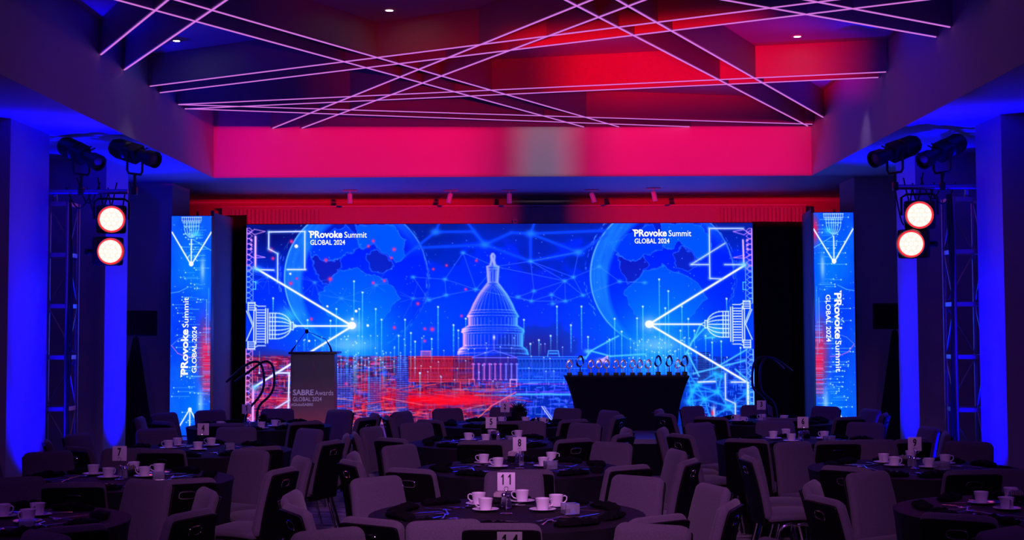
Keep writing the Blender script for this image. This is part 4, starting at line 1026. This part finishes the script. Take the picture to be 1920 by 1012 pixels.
def make_chair():
    th = thing('banquet_chair', '', 'chair', (0,0,0), 'grey upholstered banquet chairs')
    ts = np.concatenate([[0,.01,.03,.06], np.linspace(.12,.88,9), [.92,.95,.975,.99,1]])
    bp = [(-.195-.05*t-.045*t*t, .44+.435*t) for t in ts]
    w_b = lambda t: endround(float(np.interp(t, np.linspace(0,1,len(ts)), ts)), .215, .188, .09)
    t_b = lambda t: .032*(1-.75*(1-min(1, 14*min(float(np.interp(t, np.linspace(0,1,len(ts)), ts)), 1-float(np.interp(t, np.linspace(0,1,len(ts)), ts)))+.02)))
    loft(bp, w_b, t_b).build('backrest', M['fabric'], th, world=False)
    bs = [(-.195-.05*t-.045*t*t, .44+.435*t) for t in np.concatenate([[-.09,-.08,-.05], np.linspace(0,.9,9), [.935,.95,.958]])]
    k2 = len(bs)
    loft(bs, lambda t: .205-.022*t-.03*max(0, (t-.88)/.12)**2-.02*max(0,(.1-t)/.1), lambda t: .008, -.036).build('back_shell', M['shell'], th, world=False)
    # chrome rimmed handle cut in the back shell
    t = .80; y = -.195-.05*t-.045*t*t; z = .44+.435*t; pts = []
    for i in range(20):
        a = 2*PI*i/20; x = .052*(abs(math.cos(a))**.5)*(1 if math.cos(a) > 0 else -1); h = .022*(abs(math.sin(a))**.6)*(1 if math.sin(a) > 0 else -1)
        pts.append(Vector((x, y-.049-.28*h, z-.01+h)))
    mb = MB(); mb.tube(pts, .0045, 6, closed=True); h = mb.build('handle', M['chrome'], th, world=False); h['label'] = 'chrome rimmed hand grip'
    sp = [(-.205+.0*t, .462) for t in (0,)]
    tt_ = np.concatenate([[0,.02,.06], np.linspace(.12,.88,8), [.94,.98,1]])
    sp = [(-.20+.42*t, .452+.012*math.sin(t*PI*.9)-.03*max(0, (t-.85)/.15)**2) for t in tt_]
    idx = np.linspace(0, 1, len(tt_))
    loft(sp[::-1], lambda t: endround(1-float(np.interp(t, idx, tt_[::-1][::-1])), .225, .212, .12), lambda t: .027 if .05 < t < .95 else .016).build('seat', M['fabric'], th, world=False)
    mb = MB(); mb.rings([[Vector((x*k, y, z)) for x, z in ((-.2,.415),(.2,.415),(.205,.432),(-.205,.432))] for y, k in ((-.21,.95),(.0,1),(.17,.98),(.19,.9))]); mb.build('seat_shell', M['shell'], th, world=False, smooth=False)
    for sx in (-1, 1):
        for sy in (1, -1):
            pts = [(sx*.215, .0, .41), (sx*.222, sy*.05, .418), (sx*.228, sy*.10, .405), (sx*.232, sy*.135, .37), (sx*.238, sy*.165, .25), (sx*.245, sy*(.205 if sy > 0 else .235), .008)]
            mb = MB(); mb.tube(pts, .0115, 8); mb.build('leg', M['chrome'], th, world=False)
    mb = MB(); mb.tube([(-.215, .0, .408), (.215, .0, .408)], .011, 6); mb.tube([(-.228, .1, .402), (.228, .1, .402)], .009, 6); mb.build('seat_frame', M['chrome'], th, world=False)
    return th
CH = make_chair(); CHK = kids_of(CH)
SEATN = {90: 'far middle', 54: 'far right', 18: 'right-hand far', 342: 'right-hand near', 306: 'near right', 270: 'near middle', 234: 'near left', 198: 'left-hand near', 162: 'left-hand far', 126: 'far left'}
# tables: name, x, y, sign card px offset
TB = {}
def tbl(n, px, dv, lab, **k):
    d = 1.04*F/dv; TB[n] = dict(c=Vector(((px-980)/F*d, d, 0)), lab=lab, **k)
tbl(1, 487, 180, 'the back-row left table', sign=1); tbl(2, 946, 178, 'the back-row centre table', sign=1); tbl(3, 1437, 174, 'the back-row right table', sign=1)
tbl(4, 378, 225, 'the second-from-back left table', sign=1); tbl(5, 924, 212, 'the second-from-back centre table', sign=1); tbl(6, 1499, 213, 'the second-from-back right table', sign=1)
tbl(7, 228, 279, 'the middle-row left table', sign=1); tbl(8, 973, 260, 'the middle-row centre table', sign=1); tbl(9, 1708, 262, 'the middle-row right table', sign=1)
tbl(10, -27, 357, 'the front-row left table', sign=0); tbl(11, 949, 344, 'the front-row centre table', sign=1); tbl(12, 1927, 340, 'the front-row right table', sign=0)
tbl(14, 955, 485, 'the nearest centre table', sign=1)
TB[13] = dict(c=Vector((-2.95, 5.55, 0)), lab='the nearest left table', sign=0)
TB[15] = dict(c=Vector((2.95, 5.6, 0)), lab='the nearest right table', sign=0)
FIX = {(11,126): (133,1.0,.0), (11,54): (48,1.0,0), (11,162): (176,1.17,0), (11,198): (207,1.2,0), (11,234): (239,1.18,0), (11,306): (308,1.15,0), (11,342): (342,1.24,0), (11,18): (18,1.26,0), (11,90): (88,1.19,0), (11,270): (270,1.2,0),
       (8,90): (97,1.15,0), (8,54): (52,1.12,0), (8,126): (142,1.05,0), (8,162): (176,1.24,0), (8,234): (238,1.35,0), (8,306): (307,1.17,0), (8,18): (12,1.2,0), (8,342): (334,1.3,0), (8,198): (205,1.3,0),
       (10,18): (27,1.02,0), (10,342): (340,1.3,0), (10,54): (60,1.15,0), (10,306): (308,1.25,0)}
first = True
R0 = .262
PLACED = []
def place_chair(n, a0, phi, R, jit, fixed):
    global first
    T = TB[n]; a = math.radians(phi); c = T['c']; r = R-R0
    p = (c.x+r*math.cos(a), c.y+r*math.sin(a), 0); rz = a+PI/2+jit
    best = None
    for dphi in ((0,) if fixed else (0, 4, -4, 8, -8, 12, -12)):
        for dr_ in ((0,) if fixed else (0, .08, -.08)):
            aa = a+math.radians(dphi); q = (c.x+(r+dr_)*math.cos(aa), c.y+(r+dr_)*math.sin(aa), 0)
            m_ = min([math.dist(q, o) for o in PLACED]+[9]); sc_ = min(m_, .56)-.004*abs(dphi)-.5*abs(dr_)-(2 if r+dr_ < .95 else 0)
            if best is None or sc_ > best[0]: best = (sc_, q, aa, m_)
    p = best[1]; a = best[2]; rz = a+PI/2+jit; PLACED.append(p)
    if best[3] < .38 and not fixed: return
    lb = 'grey upholstered chair at the %s seat of %s' % (SEATN[a0], T['lab'])
    if first:
        CH.location = p; CH.rotation_euler = (0,0,rz); CH['label'] = lb; first = False
    else: copy_tree(CH, p, rz, lb, CHK)
for n in sorted(TB):
    for a0 in SEATN:
        if n == 14 and a0 not in (90, 54, 126, 18, 162): continue
        if n == 13 and a0 not in (54, 90): continue
        if n == 15 and a0 not in (126, 90): continue
        if n == 10 and a0 in (162, 198, 126, 234): continue
        if n == 12 and a0 in (18, 342, 54, 306): continue
        if (n, a0) in FIX: phi, R, j = FIX[(n, a0)]; jit = random.uniform(-.06, .06)
        else: phi = a0+random.uniform(-6, 6); R = random.uniform(1.12, 1.28); jit = random.uniform(-.14, .14)
        place_chair(n, a0, phi, max(R, 1.21 if (n, a0) in FIX else 1.24), jit, (n, a0) in FIX)

# ------------------------------------------------------------------ tables and cloths
TR_ = .79; TZ = .76
def make_table():
    th = thing('banquet_table', '', 'table', (0,0,0), 'round banquet tables under floor-length black cloths')
    mb = MB(); mb.lathe([(TR_-.08, TZ-.035), (TR_-.07, TZ-.03), (TR_-.07, TZ-.012), (TR_-.08, TZ-.008)], (0,0,0), 40); mb.build('tabletop', M['table'], th, world=False)
    for s_ in (-1, 1):
        mb = MB(); mb.tube([(s_*.45, -.3, 0), (s_*.45, -.3, TZ-.04)], .015); mb.tube([(s_*.45, .3, 0), (s_*.45, .3, TZ-.04)], .015); mb.tube([(s_*.45, -.3, .1), (s_*.45, .3, .1)], .012); mb.build('leg_frame', M['black'], th, world=False)
    return th
TBL = make_table(); TBK = kids_of(TBL); ft = True
def cloth_mesh(seed):
    r = random.Random(seed); k = 144; ph = [r.uniform(0, 6.28) for _ in range(4)]
    def rad(a, z):
        f = (1-z/TZ)
        return TR_ - .012 - .03*min(1, f*4) - .045*f**.6*(.5+.5*math.sin(14*a+ph[0]+1.5*math.sin(3*a+ph[1]))) - .02*f*math.sin(5*a+ph[2])
    prof = [(0.001, TZ), (.3, TZ), (.6, TZ), (TR_-.03, TZ), (TR_-.014, TZ-.002), (None, TZ-.012), (None, TZ-.08), (None, .5), (None, .3), (None, .12), (None, .004)]
    rs = [[Vector(((rr_ if rr_ is not None else rad(2*PI*q/k, z))*math.cos(2*PI*q/k), (rr_ if rr_ is not None else rad(2*PI*q/k, z))*math.sin(2*PI*q/k), z)) for q in range(k)] for rr_, z in prof]
    mb = MB(); mb.rings(rs, cap=False); return mb
for n in sorted(TB):
    T = TB[n]; c = T['c']
    lb = 'round banquet table under a floor-length black cloth, %s' % T['lab'][4:]
    if ft: TBL.location = c; TBL['label'] = lb; ft = False; tb = TBL
    else: tb = copy_tree(TBL, c, 0, lb, TBK)
    o = cloth_mesh(n).build('tablecloth', M['cloth'], tb, world=False)

# ------------------------------------------------------------------ tableware
def proto(name, cat, group): return thing(name, '', cat, (0,0,0), group)
cup = proto('coffee_cup', 'cup', 'white coffee cups')
mb = MB(); mb.lathe([(.024,.004),(.030,.0),(.032,.004),(.036,.03),(.0425,.066),(.0405,.067),(.034,.032),(.028,.01),(.001,.008)], (0,0,0), 24); mb.build('bowl', M['china'], cup, world=False)
mb = MB(); mb.tube([(.038,0,.055),(.052,0,.06),(.063,0,.052),(.062,0,.035),(.050,0,.022),(.034,0,.018)], .0045, 8, flat=.8); mb.build('handle', M['china'], cup, world=False)
CUK = kids_of(cup)
def simple(name, mb, m_, cat, group):
    o = mb.build(name, m_, None, world=False); tag(o, '', cat, group); return o
mb = MB(); mb.lathe([(.03,.0),(.045,.002),(.07,.009),(.077,.013),(.075,.015),(.045,.006),(.001,.005)], (0,0,0), 28)
saucer = simple('saucer', mb, M['china'], 'saucer', 'white saucers')
mb = MB(); mb.box((-.0075,-.1,0), (.0075,-.01,.003)); mb.add([(-.009,-.01,.0005),(.009,-.01,.0005),(.009,.09,.0005),(.0,.115,.0005),(-.007,.09,.0005),(-.009,-.01,.003),(.009,-.01,.003),(.009,.09,.003),(.0,.115,.002),(-.007,.09,.003)],[(4,3,2,1,0),(5,6,7,8,9),(0,1,6,5),(1,2,7,6),(2,3,8,7),(3,4,9,8),(4,0,5,9)])
knife = simple('table_knife', mb, M['steel'], 'knife', 'steel knives')
mb = MB(); mb.tube([(0,-.09,.003),(0,-.04,.006),(0,.02,.010),(0,.045,.006)], [.006,.004,.0028,.004], 8, flat=.5)
mb.rings([[Vector((w_*math.cos(2*PI*q/14), y, z+.3*w_*math.sin(2*PI*q/14))) for q in range(14)] for w_, y, z in ((.003,.043,.006),(.012,.052,.005),(.018,.066,.004),(.0195,.08,.004),(.015,.094,.005),(.004,.102,.006))])
spoon = simple('teaspoon', mb, M['steel'], 'spoon', 'steel spoons')
mb = MB(); mb.tube([(0,-.1,.003),(0,-.04,.006),(0,.02,.011),(0,.04,.007)], [.006,.004,.003,.006], 8, flat=.5); mb.box((-.012,.038,.004),(.012,.056,.007))
for x in (-.0105,-.0035,.0035,.0105): mb.box((x-.0016,.054,.004),(x+.0016,.098,.0065))
fork = simple('table_fork', mb, M['steel'], 'fork', 'steel forks')
def napkin_mesh(seed):
    r = random.Random(seed); rs = []; n = 14
    for i in range(n):
        t = i/(n-1); y = -.13+.26*t; w_ = .05*(.55+.45*math.sin(PI*t)**.4)+r.uniform(-.006,.006); h = .016*(.6+.6*math.sin(PI*t)**.5)+r.uniform(-.003,.005)
        rs.append([Vector((w_*math.cos(2*PI*q/12)+.01*math.sin(t*5+seed), y, max(.0008, h*(.9+math.sin(2*PI*q/12)+.18*math.sin(5*2*PI*q/12+seed))))) for q in range(12)])
    mb = MB(); mb.rings(rs); return mb
naps = [simple('napkin', napkin_mesh(s_), M['napkin'], 'napkin', 'folded black napkins') for s_ in range(3)]
shaker = proto('salt_shaker', 'shaker', 'glass salt and pepper shakers')
mb = MB(); mb.lathe([(.018,0),(.021,.004),(.019,.03),(.014,.055),(.015,.06)], (0,0,0), 12); mb.build('jar', M['glass'], shaker, world=False)
mb = MB(); mb.lathe([(.0155,.058),(.016,.072),(.010,.08),(.002,.082)], (0,0,0), 12); mb.build('cap', M['steel'], shaker, world=False)
SHK = kids_of(shaker)
caddy = proto('sugar_caddy', 'caddy', 'boxes of sugar packets')
mb = MB(); mb.cham((-.04,-.028,0),(.04,.028,.045),.004); mb.build('holder', M['rail'], caddy, world=False)
for i in range(7):
    mb = MB(); x = -.032+i*.0105; mb.box((x-.002,-.024,.012),(x+.002,.024,.066+.004*(i%3))); mb.build('packet', M['sugar'], caddy, world=False, smooth=False)
CDK = kids_of(caddy)
votive = proto('glass_holder', 'glass', 'square frosted glass holders')
mb = MB()
h_, a_ = .058, .042
mb.cham((-a_,-a_,0),(a_,a_,.008),.002)
for q in range(4):
    Mx = Matrix.Rotation(q*PI/2, 4, 'Z'); mb.box((-a_, a_-.004, .007), (a_, a_, h_), Mx)
mb.build('glass_box', M['glass'], votive, world=False, smooth=False)
mb = MB(); mb.lathe([(.017,.008),(.018,.028),(.001,.028)], (-.016,0,0), 14); mb.build('candle', M['card'], votive, world=False)
VOK = kids_of(votive)
def number_sign(n, c):
    th = thing('table_number', 'white number card reading %d on %s' % (n, TB[n]['lab']), 'table number', c, 'table number cards')
    h = .05; z0 = .13
    mb = MB(); mb.cham((c.x-h, c.y-.0015, c.z+z0), (c.x+h, c.y+.0015, c.z+z0+.102), .001); mb.build('card', M['card'], th)
    mb = MB(); mb.lathe([(.03,.0),(.034,.003),(.03,.006),(.004,.008),(.003,.02)], c, 16); mb.tube([c+Vector((0,.004,.005)), c+Vector((0,.004,z0+.01))], .0022, 6)
    mb.tube([c+Vector((.012*math.cos(a), -.004, z0+.012+.012*math.sin(a))) for a in np.linspace(0, 2*PI, 16)[:-1]], .0014, 5, closed=True); mb.build('wire_stand', M['chrome'], th)
    s = str(n); w_ = .020 if len(s) == 1 else (.056 if n == 11 else .062); hh = .05
    if s == '1': w_ = .02
    if len(s) == 1: text('digit', s, c+Vector((-w_/2-.003, -.0035, z0+.032)), (w_+.006,0,0), (0,0,hh+.008), M['ink'], th, .035)
    else:
        for k, ch in enumerate(s):
            ww = .02 if ch == '1' else .03; cx = c.x+(-.020 if k == 0 else .020)
            text('digit', ch, Vector((cx-ww/2, c.y-.0035, c.z+z0+.034)), (ww,0,0), (0,0,hh+.008), M['ink'], th, .035)
SG = {1:463,2:946,3:1424,4:382,5:920,6:1501,7:226,8:973,9:1708,11:948,14:954}
for n, px in SG.items():
    c = TB[n]['c']; number_sign(n, Vector(((px-980)/F*c.y, c.y+(.0), TZ+.0005)))
CUPS = {11: [(897.5,947),(910.5,958),(979,942),(1017.5,958),(1043,951)], 8: [(907,870),(934,877),(968,862),(1019,876),(1034,866)], 5: [(878,825),(911,828),(922,819),(972,820)],
        9: [(1657,869),(1677,875),(1708,863),(1742,878),(1772,871)], 7: [(175,891),(203,897),(251,885),(271,895),(298,889)], 4: [(316,840),(333,835),(371,843),(396,835)],
        6: [(1450,822),(1473,817),(1484,827),(1546,822)], 3: [(1382,789),(1393,793),(1430,788),(1471,790)], 2: [(940,793),(985,793),(1018,795)], 1: [(413,802),(490,803),(515,799)],
        10: [(5,970),(52,980),(56,968)], 12: [(1840,945),(1888,956),(1895,937)]}
VOT = {11: (1069,963), 8: (1032,879), 5: (958,829), 9: (1766,880), 7: (297,900), 4: (431,843), 6: (1555,829), 3: (1440,792), 1: (528,803), 10: (50,996)}
SHA = {11: [(945,950),(953,953)], 8: [(970,870),(978,872)], 5: [(934,828)], 9: [(1706,874),(1714,876)], 7: [(226,894),(234,896)], 6: [(1500,824)], 2: [(1005,795)], 3: [(1321,789)], 1: [(468,804)]}
CAD = {11: (938,947), 8: (962,867), 5: (928,824), 9: (1696,873), 7: (245,893), 6: (1510,823), 12: (1905,944)}
used = {}
def put(pr, kids, loc, rz, label):
    if pr.name not in used:
        used[pr.name] = 1; pr.location = loc; pr.rotation_euler = (0,0,rz); pr['label'] = label; return pr
    return copy_tree(pr, loc, rz, label, kids)
POS = ['leftmost', 'second from the left', 'third from the left', 'fourth from the left', 'rightmost']
def inside(n, p, m_=.1):
    c = TB[n]['c']; v = Vector((p.x-c.x, p.y-c.y, 0))
    if v.length > TR_-m_: v = v*((TR_-m_)/v.length)
    return Vector((c.x+v.x, c.y+v.y, TZ+.001))
occ = []
for n, L in CUPS.items():
    for i, (px, py) in enumerate(sorted(L)):
        p = inside(n, atz(px, py-(2 if n > 6 else 0), TZ+.006)); nm = 'rightmost' if i == len(L)-1 else POS[i]; lab = TB[n]['lab']
        for _ in range(30):
            bad = [q for q in occ if (q[0]-p).length < .165]
            if not bad: break
            v = p-bad[0][0]; v.z = 0; v = v.normalized() if v.length > 1e-4 else Vector((1,0,0)); p = p+v*.02
        occ.append((p.copy(), n))
        put(saucer, [], p, 0, 'white saucer under the %s cup on %s' % (nm, lab))
        put(cup, CUK, p+Vector((0,0,.0065)), rng.uniform(0, 6.28) if n not in (11, 8) else [PI, PI, PI, .3, .2][i], 'white coffee cup on %s, %s of the cups' % (lab, nm))
for n, (px, py) in VOT.items(): put(votive, VOK, inside(n, atz(px, py, TZ)), .3, 'square clear glass holder on %s' % TB[n]['lab'])
for n, (px, py) in CAD.items(): put(caddy, CDK, inside(n, atz(px, py-2, TZ)), .5*(n % 3), 'small box of sugar packets on %s' % TB[n]['lab'])
for n, L in SHA.items():
    for i, (px, py) in enumerate(L): put(shaker, SHK, inside(n, atz(px, py, TZ)), 0, 'glass shaker with metal cap on %s, %s one' % (TB[n]['lab'], 'left' if i == 0 else 'right'))
for n in sorted(TB):
    if n in (13, 14, 15): continue
    for a0, nm in SEATN.items():
        if n == 10 and 110 < a0 < 250: continue
        if n == 12 and (a0 > 290 or a0 < 70): continue
        a = math.radians(a0+random.uniform(-5, 5)); c = TB[n]['c']; r = .60
        def pos(r, da, z=.001): return Vector((c.x+r*math.cos(a+da), c.y+r*math.sin(a+da), TZ+z))
        lab = TB[n]['lab']; rot = a+PI/2
        i = random.randrange(3); put(naps[i], [], pos(.61, .0), rot+PI/2+random.uniform(-.3, .3), 'folded black napkin at the %s seat of %s' % (nm, lab))
        if n in (1, 2, 3) and a0 > 180: continue
        put(knife, [], pos(.46, .13), rot+random.uniform(.3, 1.3), 'steel knife by the %s napkin of %s' % (nm, lab))
        if n not in (1, 2, 3):
            put(spoon, [], pos(.44, -.16), rot+random.uniform(-1.2, .4), 'small steel spoon by the %s napkin of %s' % (nm, lab))
            put(fork, [], pos(.36, .0), rot+random.uniform(-.5, .5)+PI/2, 'steel fork by the %s napkin of %s' % (nm, lab))
# spiky dark centrepieces
for n, px, py, R, lb in ((2, 973, 790, .13, 'dark spiky potted plant centrepiece on table 2'), (1, 489, 796, .07, 'small dark spiky plant centrepiece on table 1')):
    p = inside(n, atz(px, py, TZ), .2); p = Vector((p.x, p.y+.12, TZ+.001)); th = thing('potted_plant', lb, 'plant', p, 'table plants')
    mb = MB(); mb.lathe([(R*.5,0),(R*.6,.01),(R*.75,R*.8),(R*.65,R*.8),(R*.6,R*.6)], p, 16); mb.build('pot', M['black'], th)
    mb = MB(); o0 = p+Vector((0,0,R*.8))
    for k in range(70):
        a = rng.uniform(0, 6.28); el = rng.uniform(.15, 1.5); d = Vector((math.cos(a)*math.cos(el), math.sin(a)*math.cos(el), math.sin(el))); L = R*rng.uniform(.8, 1.15)
        mb.tube([o0, o0+d*L*.5, o0+d*L+Vector((0,0,-.01))], [.004,.005,.0006], 4)
    mb.build('leaves', M['leaf'], th)
